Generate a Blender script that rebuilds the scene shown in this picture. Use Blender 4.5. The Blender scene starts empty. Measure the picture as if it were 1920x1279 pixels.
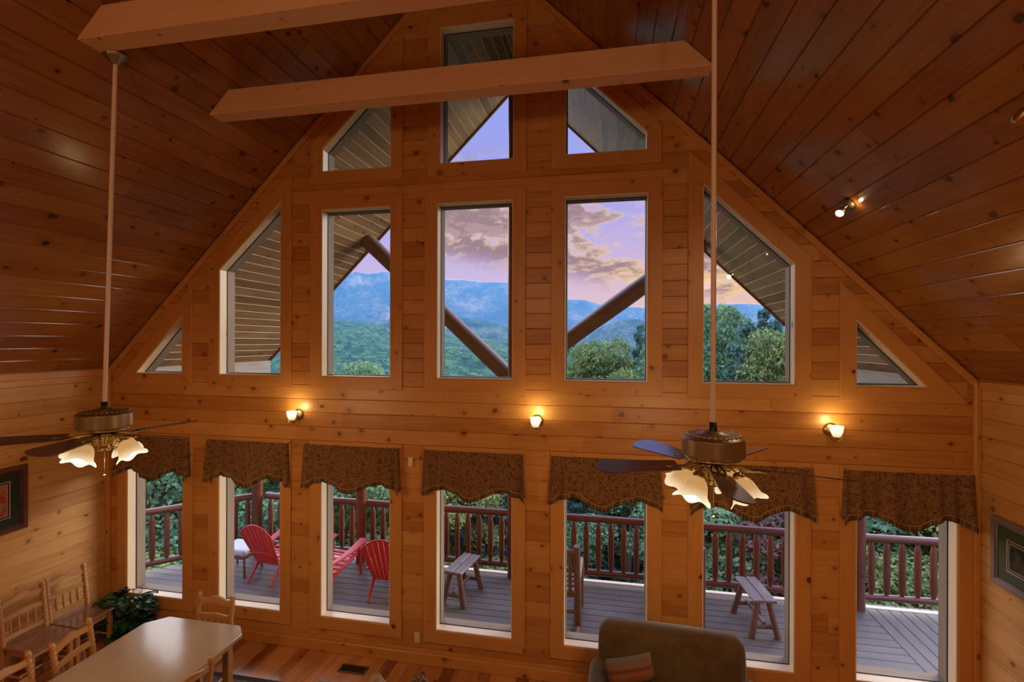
import bpy, math, random
import numpy as np
from mathutils import Vector, Matrix
from mathutils.geometry import delaunay_2d_cdt

rnd = random.Random(7)
SC = bpy.context.scene
COL = SC.collection
R = math.radians
EYE = 3.44           # camera height
XR, ZR = -1.405, 7.676   # ridge
WY = 4.96            # inner face of the glazed gable wall
XL, XE = -5.985, 3.158   # side walls
YB = -3.2            # rear wall

# ------------------------------------------------------------------ camera
cam_d = bpy.data.cameras.new('camera'); cam = bpy.data.objects.new('camera', cam_d); COL.objects.link(cam)
cam_d.sensor_width = 36.0; cam_d.lens = 921.83/1920*36; cam_d.clip_start = .05; cam_d.clip_end = 20000
cam.location = (0, 0, EYE)
cam.matrix_world = Matrix.Translation((0, 0, EYE)) @ Matrix.Rotation(R(11.0), 4, 'Z') @ Matrix.Rotation(R(90.0), 4, 'X') @ Matrix.Rotation(R(.16), 4, 'Z')
SC.camera = cam
SC.view_settings.view_transform = 'Standard'
try: SC.view_settings.look = 'None'
except Exception: pass
SC.view_settings.exposure = 0.0; SC.view_settings.gamma = 1.0; SC.view_settings.use_curve_mapping = False
SC.cycles.use_denoising = True
SC.cycles.max_bounces = 8; SC.cycles.diffuse_bounces = 4; SC.cycles.glossy_bounces = 4
SC.cycles.transparent_max_bounces = 16; SC.cycles.transmission_bounces = 6; SC.cycles.volume_bounces = 0
SC.cycles.sample_clamp_indirect = 6.0
SC.cycles.volume_step_rate = 4; SC.cycles.caustics_reflective = False; SC.cycles.caustics_refractive = False

# ------------------------------------------------------------------ node helpers
class NT:
    def __init__(s, tree): s.t = tree; s.n = tree.nodes; s.l = tree.links
    def node(s, typ, **kw):
        nd = s.n.new(typ)
        for k, v in kw.items():
            if k.startswith('_'): setattr(nd, k[1:], v)
        return nd
    def put(s, inp, v):
        if v is None: return
        if isinstance(v, bpy.types.NodeSocket): s.l.new(v, inp)
        elif isinstance(v, (tuple, list)):
            v = tuple(v)
            if len(v) == 3 and len(inp.default_value) == 4: v = v + (1,)
            inp.default_value = v
        else: inp.default_value = v
    def math(s, op, a, b=None, c=None, clamp=False):
        nd = s.n.new('ShaderNodeMath'); nd.operation = op; nd.use_clamp = clamp
        for i, v in enumerate((a, b, c)): 
            if v is not None: s.put(nd.inputs[i], v)
        return nd.outputs[0]
    def mix(s, f, a, b, mode='MIX'):
        nd = s.n.new('ShaderNodeMix'); nd.data_type = 'RGBA'; nd.blend_type = mode
        s.put(nd.inputs[0], f); s.put(nd.inputs[6], a); s.put(nd.inputs[7], b)
        return nd.outputs[2]
    def comb(s, x=0, y=0, z=0):
        nd = s.n.new('ShaderNodeCombineXYZ')
        for i, v in enumerate((x, y, z)): s.put(nd.inputs[i], v)
        return nd.outputs[0]
    def sep(s, v):
        nd = s.n.new('ShaderNodeSeparateXYZ'); s.put(nd.inputs[0], v); return nd.outputs
    def noise(s, vec, scale, detail=3, rough=.5, dist=0):
        nd = s.n.new('ShaderNodeTexNoise'); s.put(nd.inputs['Vector'], vec)
        nd.inputs['Scale'].default_value = scale; nd.inputs['Detail'].default_value = detail
        nd.inputs['Roughness'].default_value = rough; nd.inputs['Distortion'].default_value = dist
        return nd.outputs['Fac']
    def white(s, vec):
        nd = s.n.new('ShaderNodeTexWhiteNoise'); nd.noise_dimensions = '3D'; s.put(nd.inputs['Vector'], vec)
        return nd.outputs['Value']
    def smooth(s, v, a, b, lo=0., hi=1.):
        nd = s.n.new('ShaderNodeMapRange'); nd.interpolation_type = 'SMOOTHSTEP'
        s.put(nd.inputs[0], v); nd.inputs[1].default_value = a; nd.inputs[2].default_value = b
        nd.inputs[3].default_value = lo; nd.inputs[4].default_value = hi
        return nd.outputs[0]
    def ramp(s, v, stops):
        nd = s.n.new('ShaderNodeValToRGB'); s.put(nd.inputs[0], v); cr = nd.color_ramp
        cr.elements[0].position = stops[0][0]; cr.elements[0].color = tuple(stops[0][1])+(1,)
        cr.elements[1].position = stops[-1][0]; cr.elements[1].color = tuple(stops[-1][1])+(1,)
        for p, c in stops[1:-1]:
            e = cr.elements.new(p); e.color = tuple(c)+(1,)
        return nd.outputs[0]

def srgb(r, g, b):
    f = lambda c: (c/255/12.92) if c/255 <= .04045 else ((c/255+.055)/1.055)**2.4
    return (f(r), f(g), f(b))

# ------------------------------------------------------------------ world: dusk sky with lit clouds
world = bpy.data.worlds.new('dusk_sky'); SC.world = world; world.use_nodes = True
w = NT(world.node_tree); w.n.clear()
tc = w.node('ShaderNodeTexCoord'); d = tc.outputs['Generated']
dx, dy, dz = w.sep(d)
left = w.smooth(dx, -.7, .75)                      # 0 = left of the view, 1 = right
elev = w.math('ARCSINE', dz)
e01 = w.math('DIVIDE', elev, 1.2, clamp=True)
skyL = w.ramp(e01, [(0, srgb(205, 192, 232)), (.10, srgb(203, 188, 236)), (.2, srgb(176, 174, 238)), (.30, srgb(158, 166, 244)), (.5, srgb(150, 170, 245)), (1, srgb(170, 190, 250))])
skyR = w.ramp(e01, [(0, srgb(250, 206, 170)), (.07, srgb(246, 200, 172)), (.15, srgb(214, 184, 218)), (.24, srgb(172, 170, 236)), (.34, srgb(158, 166, 244)), (.5, srgb(150, 170, 245)), (1, srgb(170, 190, 250))])
sky = w.mix(left, skyL, skyR)
# clouds on a squashed direction so that they lie in level banks
cv = w.comb(w.math('MULTIPLY', dx, 1.0), dy, w.math('MULTIPLY', dz, 2.6))
cn = w.noise(cv, 7.5, 8, .60, .25)
bank = w.math('MULTIPLY', w.smooth(w.math('ADD', elev, w.math('MULTIPLY', w.math('SUBTRACT', left, .22), .17)), .135, .19), w.smooth(elev, .27, .40, 1, 0))
cn2 = w.noise(cv, 1.7, 2, .5)
dens = w.math('ADD', w.math('MULTIPLY', cn, 1.0), w.math('MULTIPLY', cn2, .42))
dens = w.math('ADD', dens, w.math('MULTIPLY', left, .05))
cm = w.math('MULTIPLY', w.smooth(dens, .70, .775), bank)
core = w.smooth(dens, .735, .82)
cvb = w.comb(w.math('ADD', dx, .004), dy, w.math('SUBTRACT', w.math('MULTIPLY', dz, 2.6), .022))
densb = w.math('ADD', w.math('ADD', w.noise(cvb, 7.5, 8, .60, .25), w.math('MULTIPLY', cn2, .42)), w.math('MULTIPLY', left, .05))
under = w.smooth(w.math('SUBTRACT', dens, densb), .0, .055)
low = w.smooth(elev, .08, .24, 1, 0)
edge = w.mix(w.math('MULTIPLY', low, w.math('ADD', .35, w.math('MULTIPLY', left, .65))), srgb(226, 196, 190), srgb(255, 214, 120))
ccol = w.mix(w.math('MULTIPLY', core, w.math('SUBTRACT', 1, w.math('MULTIPLY', under, w.math('ADD', .25, w.math('MULTIPLY', low, .55))))), edge, w.mix(left, srgb(158, 132, 138), srgb(168, 138, 158)))
sky = w.mix(cm, sky, ccol)
high = w.smooth(dz, .45, .8)
back = w.smooth(dy, .15, -.5)
sky = w.mix(w.smooth(dz, -.06, -.004), srgb(52, 70, 52), sky)
up = w.math('ADD', w.math('MULTIPLY', high, 3.0), 1.0)
up = w.math('ADD', up, w.math('MULTIPLY', w.math('MULTIPLY', back, w.smooth(dz, 0, .3)), 1.2))
bg = w.node('ShaderNodeBackground'); w.put(bg.inputs[0], sky); w.put(bg.inputs[1], up)
wo = w.node('ShaderNodeOutputWorld'); w.l.new(bg.outputs[0], wo.inputs[0])
world.cycles.sampling_method = 'MANUAL'; world.cycles.sample_map_resolution = 1024

# afterglow from the valley side, a broad soft source low over the ridges
sun_d = bpy.data.lights.new('afterglow', 'SUN'); sun = bpy.data.objects.new('afterglow', sun_d); COL.objects.link(sun)
sun_d.energy = 4.2; sun_d.angle = R(45); sun_d.color = (1.0, .95, .88)
sd = Vector((-.70, -.60, -.34)).normalized(); sun.rotation_euler = sd.to_track_quat('-Z', 'Y').to_euler()
sun2_d = bpy.data.lights.new('afterglow_left', 'SUN'); sun2 = bpy.data.objects.new('afterglow_left', sun2_d); COL.objects.link(sun2)
sun2_d.energy = 2.2; sun2_d.angle = R(50); sun2_d.color = (1.0, .95, .88)
sd = Vector((.72, -.58, -.34)).normalized(); sun2.rotation_euler = sd.to_track_quat('-Z', 'Y').to_euler()

# unseen fill lights added behind the camera to brighten the room
def lamp_point(name, loc, power, col, rad):
    d = bpy.data.lights.new(name, 'POINT'); d.energy = power; d.color = col; d.shadow_soft_size = rad
    o = bpy.data.objects.new(name, d); COL.objects.link(o); o.location = loc; return o
WARM = (1.0, .66, .36)
lamp_point('rear_fill_light', (-1.60, -1.5, 4.35), 84, WARM, .22)
lamp_point('rear_fill_light', (1.48, -1.5, 4.1), 56, WARM, .22)
lamp_point('rear_fill_light', (-4.70, -1.5, 3.2), 20, WARM, .22)

# ------------------------------------------------------------------ object helpers
def tag(o, label=None, cat=None, group=None, kind=None):
    if label: o['label'] = label
    if cat: o['category'] = cat
    if group: o['group'] = group
    if kind: o['kind'] = kind
    return o
def thing(name, label=None, cat=None, loc=(0, 0, 0), rz=0, group=None, kind=None):
    o = bpy.data.objects.new(name, None); COL.objects.link(o); o.location = loc; o.rotation_euler = (0, 0, rz)
    o.empty_display_size = .1
    return tag(o, label, cat, group, kind)
def copy_tree(o, parent=None):
    c = o.copy(); COL.objects.link(c)
    if parent: c.parent = parent
    for ch in list(o.children): copy_tree(ch, c)
    return c

class MB:
    """collects faces; every face carries UVs in metres with u along the grain"""
    def __init__(s): s.v = []; s.f = []; s.uv = []; s.sm = []; s.off = (0, 0)
    def newboard(s): s.off = (rnd.uniform(0, 50), rnd.uniform(0, 50))
    def face(s, pts, grain=None, smooth=False, uv=None):
        pts = [Vector(p) for p in pts]
        b = len(s.v); s.v += pts; s.f.append(tuple(range(b, b+len(pts)))); s.sm.append(smooth)
        if uv is None:
            g = Vector(grain) if grain is not None else Vector((1, 0, 0))
            n = Vector((0, 0, 0))
            for i in range(len(pts)):
                a, c = pts[i], pts[(i+1) % len(pts)]; n += a.cross(c)
            n = n.normalized() if n.length > 1e-12 else Vector((0, 0, 1))
            t = g - n*g.dot(n)
            if t.length < .2: t = n.orthogonal()
            t.normalize(); bt = n.cross(t)
            uv = [(p.dot(t)+s.off[0], p.dot(bt)+s.off[1]) for p in pts]
        s.uv.append(uv)
    def grid(s, P, smooth=True, closeu=False, uvs=1.0):
        """P[i][j] points -> quads sharing vertices"""
        b = len(s.v); nu, nv = len(P), len(P[0])
        for row in P: s.v += [Vector(p) for p in row]
        L = [[0]*nv for _ in range(nu)]; M = [[0]*nv for _ in range(nu)]
        for i in range(nu):
            for j in range(nv):
                if j: M[i][j] = M[i][j-1] + (Vector(P[i][j])-Vector(P[i][j-1])).length
                if i: L[i][j] = L[i-1][j] + (Vector(P[i][j])-Vector(P[i-1][j])).length
        for i in range(nu-1+(1 if closeu else 0)):
            i2 = (i+1) % nu
            for j in range(nv-1):
                s.f.append((b+i*nv+j, b+i2*nv+j, b+i2*nv+j+1, b+i*nv+j+1)); s.sm.append(smooth)
                q = [(i, j), (i+1, j), (i+1, j+1), (i, j+1)]
                s.uv.append([((M[a % nu][c])*uvs+s.off[0], (L[a][c] if a < nu else L[nu-1][c]+(Vector(P[0][c])-Vector(P[nu-1][c])).length)*uvs+s.off[1]) for a, c in q])
    def box(s, c, size, M=None, grain=0, bev=0.0):
        """box with optional chamfer; c centre, M extra matrix (applied about the origin)"""
        s.newboard()
        hx, hy, hz = [x/2 for x in size]; c = Vector(c)
        b = min(bev, hx*.9, hy*.9, hz*.9)
        g = [0, 0, 0]; g[grain] = 1
        T = (lambda p: (M @ (Vector(p)+c))) if M is not None else (lambda p: Vector(p)+c)
        gv = (M.to_3x3() @ Vector(g)) if M is not None else Vector(g)
        H = (hx, hy, hz)
        def P(sx, sy, sz, ax):
            q = [sx*hx, sy*hy, sz*hz]
            for k in range(3):
                if k != ax: q[k] -= b*(1 if q[k] > 0 else -1)
            return T(q)
        for ax in range(3):
            a1, a2 = (ax+1) % 3, (ax+2) % 3
            for sg in (-1, 1):
                ps = []
                for u, v2 in ((-1, -1), (1, -1), (1, 1), (-1, 1)):
                    q = [0, 0, 0]; q[ax] = sg; q[a1] = u; q[a2] = v2; ps.append(P(*q, ax))
                if sg < 0: ps.reverse()
                s.face(ps, gv)
        if b > 0:
            for ax in range(3):
                a1, a2 = (ax+1) % 3, (ax+2) % 3
                for u in (-1, 1):
                    for v2 in (-1, 1):
                        def Q(t, face):
                            q = [0, 0, 0]; q[ax] = t; q[a1] = u; q[a2] = v2; return P(*q, face)
                        def Q2(t, face):   # pulled in along ax as well
                            q = [0, 0, 0]; q[ax] = t; q[a1] = u; q[a2] = v2; return P(*q, face)
                        ps = [Q(-1, a1), Q(1, a1), Q(1, a2), Q(-1, a2)]
                        if u*v2 < 0: ps.reverse()
                        s.face(ps, gv)
            for sx in (-1, 1):
                for sy in (-1, 1):
                    for sz in (-1, 1):
                        ps = [P(sx, sy, sz, 0), P(sx, sy, sz, 1), P(sx, sy, sz, 2)]
                        if sx*sy*sz < 0: ps.reverse()
                        s.face(ps, gv)
    def tube(s, pts, rads, n=10, caps=True, smooth=True):
        s.newboard()
        pts = [Vector(p) for p in pts]
        if not isinstance(rads, (list, tuple)): rads = [rads]*len(pts)
        rings = []; prev = None
        for i, p in enumerate(pts):
            t = (pts[min(i+1, len(pts)-1)]-pts[max(i-1, 0)]).normalized()
            if prev is None:
                a = t.orthogonal().normalized()
            else:
                a = (prev - t*prev.dot(t)).normalized()
            prev = a; bb = t.cross(a)
            rings.append([p+(a*math.cos(2*math.pi*k/n)+bb*math.sin(2*math.pi*k/n))*rads[i] for k in range(n)])
        P = [[rings[i][k] for i in range(len(pts))] for k in range(n)]
        s.grid(P, smooth, closeu=True)
        if caps:
            s.face(list(reversed(rings[0])), (1, 0, 0)); s.face(rings[-1], (1, 0, 0))
    def lathe(s, prof, M=None, n=24, smooth=True, wob=None):
        """prof [(r,z)] turned about z"""
        s.newboard(); P = []
        for k in range(n):
            a = 2*math.pi*k/n
            row = []
            for i, (r, z) in enumerate(prof):
                rr, zz = (r, z) if wob is None else wob(a, i, r, z)
                p = Vector((rr*math.cos(a), rr*math.sin(a), zz))
                row.append(M @ p if M is not None else p)
            P.append(row)
        s.grid(P, smooth, closeu=True)
    def rbox(s, c, size, r, M=None, n=7, bulge=0.0):
        """soft cushion-like box"""
        s.newboard(); hx, hy, hz = [x/2 for x in size]; c = Vector(c); h = (hx, hy, hz); r = min(r, hx, hy, hz)
        def mp(p):
            q = Vector([p[k]*h[k] for k in range(3)])
            inner = Vector([max(-(h[k]-r), min(h[k]-r, q[k])) for k in range(3)])
            dd = q-inner
            if dd.length > 1e-9: q = inner+dd.normalized()*r
            if bulge:
                m = (1-p[0]**2)*(1-p[1]**2)+(1-p[1]**2)*(1-p[2]**2)*.5+(1-p[0]**2)*(1-p[2]**2)*.5
                q += Vector([p[k]*bulge*m for k in range(3)])
            q = q+c
            return M @ q if M is not None else q
        # parametric positions denser near the edges
        ts = [-1+2*i/(2*n) for i in range(2*n+1)]; ts = [math.sin(t*math.pi/2) for t in ts]
        for ax in range(3):
            a1, a2 = (ax+1) % 3, (ax+2) % 3
            for sg in (-1, 1):
                P = []
                for u in ts:
                    row = []
                    for v2 in ts:
                        q = [0, 0, 0]; q[ax] = sg; q[a1] = u*sg; q[a2] = v2; row.append(mp(q))
                    P.append(row)
                s.grid(P, True)
    def build(s, name, mat, parent=None, weld=0.0):
        me = bpy.data.meshes.new(name)
        me.from_pydata([tuple(p) for p in s.v], [], s.f)
        uvl = me.uv_layers.new(name='UVMap')
        flat = [c for f in s.uv for uv in f for c in uv]
        uvl.data.foreach_set('uv', flat)
        me.polygons.foreach_set('use_smooth', s.sm)
        if weld:
            import bmesh
            bm = bmesh.new(); bm.from_mesh(me); bmesh.ops.remove_doubles(bm, verts=bm.verts, dist=weld); bm.to_mesh(me); bm.free()
        me.materials.append(mat)
        o = bpy.data.objects.new(name, me); COL.objects.link(o)
        if parent is not None: o.parent = parent
        return o

# ------------------------------------------------------------------ materials
def bsdf(name, col=(.5, .5, .5), rough=.5, metal=0, spec=.5, emit=None, estr=0, coat=0):
    m = bpy.data.materials.new(name); m.use_nodes = True; t = NT(m.node_tree)
    b = t.n['Principled BSDF']; t.put(b.inputs['Base Color'], col); b.inputs['Roughness'].default_value = rough
    b.inputs['Metallic'].default_value = metal; b.inputs['Specular IOR Level'].default_value = spec
    b.inputs['Coat Weight'].default_value = coat; b.inputs['Coat Roughness'].default_value = .15
    if emit: t.put(b.inputs['Emission Color'], emit); b.inputs['Emission Strength'].default_value = estr
    return m, t, b

def wood(name, dark, mid, light, plank=0.0, length=2.4, knots=1.0, rough=.42, coat=.0, knotcol=(.07, .02, .006), vary=.5, grain=.5, groove=False, knotscale=4.2, objrand=True, seam_glint=None):
    m, t, b = bsdf(name, rough=rough, coat=coat)
    uvn = t.node('ShaderNodeUVMap'); u, v, _ = t.sep(uvn.outputs[0])
    if objrand:
        oi = t.node('ShaderNodeObjectInfo'); orr = oi.outputs['Random']
        u = t.math('ADD', u, t.math('MULTIPLY', orr, 31.7)); 
    if plank:
        row = t.math('FLOOR', t.math('DIVIDE', v, plank))
        r1 = t.white(t.comb(row, 3.1, 0))
        us = t.math('ADD', t.math('DIVIDE', u, length), t.math('MULTIPLY', r1, 7.3))
        seg = t.math('FLOOR', us)
        rid = t.white(t.comb(row, seg, 5.5)); rid2 = t.white(t.comb(row, seg, 9.5))
        uf = t.math('FRACT', us)
        joint = t.math('LESS_THAN', t.math('MULTIPLY', t.math('MINIMUM', uf, t.math('SUBTRACT', 1, uf)), length), .0016)
        vv = t.math('ADD', v, t.math('MULTIPLY', rid, 13.0)); uu = t.math('ADD', u, t.math('MULTIPLY', rid2, 17.0))
    else:
        rid = None; uu, vv = u, v
    gv = t.comb(t.math('MULTIPLY', uu, .9), t.math('MULTIPLY', vv, 16.0), 0)
    gn = t.noise(gv, 1.6, 4, .62, .8)
    fine = t.noise(t.comb(t.math('MULTIPLY', uu, 2.5), t.math('MULTIPLY', vv, 90), 0), 2, 2, .6)
    blot = t.noise(t.comb(t.math('MULTIPLY', uu, 1.0), t.math('MULTIPLY', vv, 3.0), 0), 1.3, 2, .5)
    f = t.math('ADD', t.math('MULTIPLY', t.math('SUBTRACT', gn, .5), grain*1.5), t.math('MULTIPLY', t.math('SUBTRACT', fine, .5), grain*.5))
    f = t.math('ADD', f, t.math('MULTIPLY', t.math('SUBTRACT', blot, .5), .5))
    f = t.math('ADD', f, .5)
    if rid is not None: f = t.math('ADD', f, t.math('MULTIPLY', t.math('SUBTRACT', rid, .5), vary))
    col = t.ramp(f, [(0.12, dark), (.5, mid), (.9, light)])
    bumpsrc = gn
    if knots:
        vo = t.node('ShaderNodeTexVoronoi'); vo.feature = 'F1'
        wob = t.noise(t.comb(uu, vv, 0), 14, 1)
        kv = t.comb(t.math('ADD', t.math('MULTIPLY', uu, .85), t.math('MULTIPLY', wob, .03)), t.math('ADD', vv, t.math('MULTIPLY', wob, .026)), 0)
        t.put(vo.inputs['Vector'], kv); vo.inputs['Scale'].default_value = knotscale; vo.inputs['Randomness'].default_value = 1
        vo.voronoi_dimensions = '2D'
        kc = t.node('ShaderNodeSeparateColor'); t.l.new(vo.outputs['Color'], kc.inputs[0])
        dist = t.math('DIVIDE', vo.outputs['Distance'], knotscale)
        rad = t.math('MULTIPLY', t.math('MULTIPLY', t.smooth(kc.outputs[0], 1-.80*knots, 1), .024), t.math('ADD', .45, t.math('MULTIPLY', kc.outputs[1], .9)))
        rel = t.math('DIVIDE', dist, t.math('ADD', rad, .00001))
        halo = t.math('MULTIPLY', t.smooth(rel, 1.0, 3.6, 1, 0), .42)
        halo = t.math('MULTIPLY', halo, t.math('GREATER_THAN', rad, .0008))
        col = t.mix(halo, col, dark)
        core = t.smooth(rel, .75, 1.15, 1, 0)
        kcol = t.mix(kc.outputs[2], knotcol, tuple(c*.55+k*.45 for c, k in zip(dark, knotcol)))
        col = t.mix(t.math('MULTIPLY', core, .92), col, kcol)
    if plank:
        col = t.mix(t.math('MULTIPLY', joint, .7), col, tuple(c*.25 for c in dark))
    if seam_glint:
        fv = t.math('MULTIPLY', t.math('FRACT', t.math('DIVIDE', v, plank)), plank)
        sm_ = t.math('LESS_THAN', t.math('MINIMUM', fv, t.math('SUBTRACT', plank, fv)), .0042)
        col = t.mix(sm_, col, seam_glint)  # thin line of painted light along both board edges
    t.put(b.inputs['Base Color'], col)
    bp = t.node('ShaderNodeBump'); bp.inputs['Strength'].default_value = .06; bp.inputs['Distance'].default_value = .004
    t.put(bp.inputs['Height'], bumpsrc); t.l.new(bp.outputs[0], b.inputs['Normal'])
    rr = t.math('ADD', rough-.06, t.math('MULTIPLY', fine, .12)); t.put(b.inputs['Roughness'], rr)
    return m

PD, PM, PL = (.36, .130, .028), (.53, .240, .060), (.64, .33, .100)
M = {}
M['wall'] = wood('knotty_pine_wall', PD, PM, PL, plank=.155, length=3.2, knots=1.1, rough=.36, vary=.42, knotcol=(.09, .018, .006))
M['side'] = wood('knotty_pine_daylit_side_wall', (.38, .165, .045), (.55, .29, .095), (.66, .39, .15), plank=.155, length=3.6, knots=1.15, rough=.36, vary=.25, knotcol=(.09, .018, .006))  # gable pine in paler tones; daylight on the side walls put into the colour
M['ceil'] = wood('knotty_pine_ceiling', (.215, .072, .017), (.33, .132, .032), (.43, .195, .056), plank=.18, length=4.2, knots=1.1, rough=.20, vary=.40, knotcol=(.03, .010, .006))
M['floor'] = wood('pine_floor', (.22, .065, .02), (.46, .19, .062), (.60, .29, .11), plank=.13, length=2.2, knots=.5, rough=.22, vary=.75)
M['casing'] = wood('pine_casing', (.44, .175, .045), (.57, .265, .072), (.64, .33, .105), knots=.75, rough=.38, grain=.3)
M['beam'] = wood('pine_beam', (.58, .32, .17), (.70, .42, .235), (.76, .49, .29), knots=.6, rough=.45, grain=.28, knotscale=2.6)
M['jamb'] = wood('pale_pine_jamb', (.58, .43, .26), (.74, .58, .38), (.80, .67, .47), knots=.35, rough=.4, grain=.3)
M['sash'] = wood('weathered_sash', (.20, .135, .08), (.30, .21, .13), (.40, .29, .19), knots=0, rough=.7, grain=.5)
M['chair'] = wood('honey_pine_chair', (.26, .105, .032), (.42, .20, .070), (.52, .29, .115), knots=.3, rough=.28, grain=.35)
M['seatwood'] = wood('worn_seat_pine', (.13, .05, .022), (.235, .105, .048), (.33, .165, .08), knots=.2, rough=.16, grain=.5)
M['table'] = wood('table_top_pine', (.265, .20, .130), (.34, .265, .185), (.39, .31, .225), knots=.35, rough=.17, grain=.22, knotscale=2.2, knotcol=(.3, .16, .07))
M['deck'] = wood('weathered_deck', (.24, .185, .165), (.36, .29, .26), (.47, .39, .35), plank=.14, length=3.6, knots=.1, rough=.62, vary=.5, grain=.6)
M['soffit'] = wood('stained_soffit', (.17, .090, .040), (.31, .175, .080), (.43, .265, .125), plank=.14, length=3.6, knots=.5, rough=.40, vary=.5, grain=.6, seam_glint=(.95, .80, .58))  # pale board edges paint the sky light caught by the groove bevels
M['log'] = wood('red_brown_log', (.085, .026, .012), (.165, .055, .026), (.25, .09, .045), knots=.3, rough=.38, grain=.6)
M['brace'] = wood('weathered_log', (.11, .066, .046), (.185, .118, .085), (.28, .185, .14), knots=.2, rough=.5, grain=.7)
M['rustic'] = wood('rustic_dark_wood', (.09, .045, .03), (.18, .10, .07), (.28, .18, .135), knots=.3, rough=.5, grain=.8)
M['benchtop'] = wood('worn_bench_plank', (.12, .08, .065), (.21, .16, .135), (.32, .26, .23), knots=.2, rough=.35, grain=.9)
M['fascia'] = wood('grey_board', (.17, .14, .12), (.27, .225, .19), (.36, .31, .27), knots=.4, rough=.6, grain=.7)
M['darkframe'] = wood('dark_frame_wood', (.045, .014, .008), (.11, .036, .018), (.18, .06, .03), knots=0, rough=.28, grain=.5)
M['greyframe'] = wood('silver_frame_wood', (.10, .07, .06), (.2, .15, .13), (.34, .28, .25), knots=0, rough=.35, grain=.6)
M['blade'] = wood('walnut_blade', (.06, .03, .026), (.11, .058, .048), (.16, .09, .075), knots=0, rough=.22, grain=.6, coat=.6)
M['gasket'] = bsdf('black_gasket', (.012, .012, .012), .5)[0]
M['brass'] = bsdf('antique_brass', (.55, .40, .16), .28, 1)[0]
M['motor'] = bsdf('aged_bronze', (.30, .22, .13), .38, .8)[0]
M['nickel'] = bsdf('brushed_pewter', (.36, .34, .31), .32, 1)[0]
M['rod'] = bsdf('painted_rod', (.80, .66, .54), .35)[0]
M['black'] = bsdf('black_plastic', (.01, .01, .01), .4)[0]
M['plate'] = bsdf('almond_plastic', (.66, .55, .36), .4)[0]
M['chime'] = bsdf('white_plastic', (.72, .62, .5), .4)[0]
M['white'] = bsdf('white_cushion', (.75, .77, .8), .7)[0]
M['ventm'] = bsdf('brass_vent', (.18, .15, .07), .4, .7)[0]
M['pot'] = bsdf('dark_pot', (.02, .018, .016), .5)[0]
M['red'], _t, _b = bsdf('red_resin', (.62, .05, .05), .42)
M['glassart'] = bsdf('picture_glass', (.02, .02, .02), .08, spec=.6)[0]
M['mat_green'] = bsdf('green_mat_board', (.045, .062, .035), .8)[0]
M['mat_dark'] = bsdf('dark_mat_board', (.014, .022, .020), .8)[0]
M['mat_line'] = bsdf('cream_mat_line', (.42, .35, .26), .8)[0]

def fabric(name, fn, rough=.9):
    m, t, b = bsdf(name, rough=rough, spec=.2); tcn = t.node('ShaderNodeTexCoord'); fn(t, b, tcn); return m
def f_sofa(t, b, tcn):
    n = t.noise(tcn.outputs['Object'], 6, 4, .6)
    t.put(b.inputs['Base Color'], t.ramp(n, [(.3, (.070, .042, .017)), (.7, (.115, .074, .032))]))
    b.inputs['Sheen Weight'].default_value = .35; b.inputs['Sheen Roughness'].default_value = .4
    bp = t.node('ShaderNodeBump'); bp.inputs['Strength'].default_value = .15; bp.inputs['Distance'].default_value = .003
    t.put(bp.inputs['Height'], t.noise(tcn.outputs['Object'], 160, 2)); t.l.new(bp.outputs[0], b.inputs['Normal'])
M['sofa'] = fabric('olive_brown_microfibre', f_sofa)
def f_val(t, b, tcn):
    u, v, _ = t.sep(t.node('ShaderNodeUVMap').outputs[0])
    vec = t.comb(u, v, 0)
    wv = t.node('ShaderNodeTexVoronoi'); wv.voronoi_dimensions = '2D'; t.put(wv.inputs['Vector'], t.comb(t.math('ADD', u, t.math('MULTIPLY', t.noise(vec, 12, 2), .06)), v, 0)); wv.inputs['Scale'].default_value = 9.5
    ring = t.math('SINE', t.math('MULTIPLY', wv.outputs['Distance'], 26))
    n = t.noise(vec, 30, 4, .7, .6)
    f = t.math('ADD', t.math('MULTIPLY', ring, .06), t.math('MULTIPLY', n, 1.0))
    t.put(b.inputs['Base Color'], t.ramp(f, [(.30, (.060, .020, .009)), (.44, (.16, .062, .022)), (.55, (.24, .135, .050)), (.66, (.15, .105, .045)), (.8, (.26, .16, .075))]))
    b.inputs['Sheen Weight'].default_value = .15
M['valance'] = fabric('paisley_brown_jacquard', f_val)
def f_fr(t, b, tcn):
    u, v, _ = t.sep(t.node('ShaderNodeUVMap').outputs[0])
    s_ = t.math('GREATER_THAN', t.white(t.comb(t.math('FLOOR', t.math('MULTIPLY', u, 110)), 0, 0)), .5)
    t.put(b.inputs['Base Color'], t.mix(s_, (.10, .055, .022), (.20, .13, .06)))
M['fringe'] = fabric('bullion_fringe', f_fr)
M['braid'] = bsdf('gold_braid', (.36, .20, .08), .8)[0]
def f_pil1(t, b, tcn):
    u, v, _ = t.sep(t.node('ShaderNodeUVMap').outputs[0])
    n = t.noise(t.comb(t.math('MULTIPLY', u, 6), t.math('MULTIPLY', v, 60), 0), 3, 3)
    t.put(b.inputs['Base Color'], t.ramp(n, [(.35, (.25, .17, .13)), (.5, (.42, .33, .27)), (.65, (.17, .12, .10))]))
M['stripe'] = fabric('beige_striped_weave', f_pil1)
def f_pil2(t, b, tcn):
    n = t.noise(tcn.outputs['Object'], 70, 3)
    t.put(b.inputs['Base Color'], t.ramp(n, [(.4, (.05, .035, .028)), (.6, (.24, .17, .13))]))
M['tweed'] = fabric('dark_tweed', f_pil2)
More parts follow.
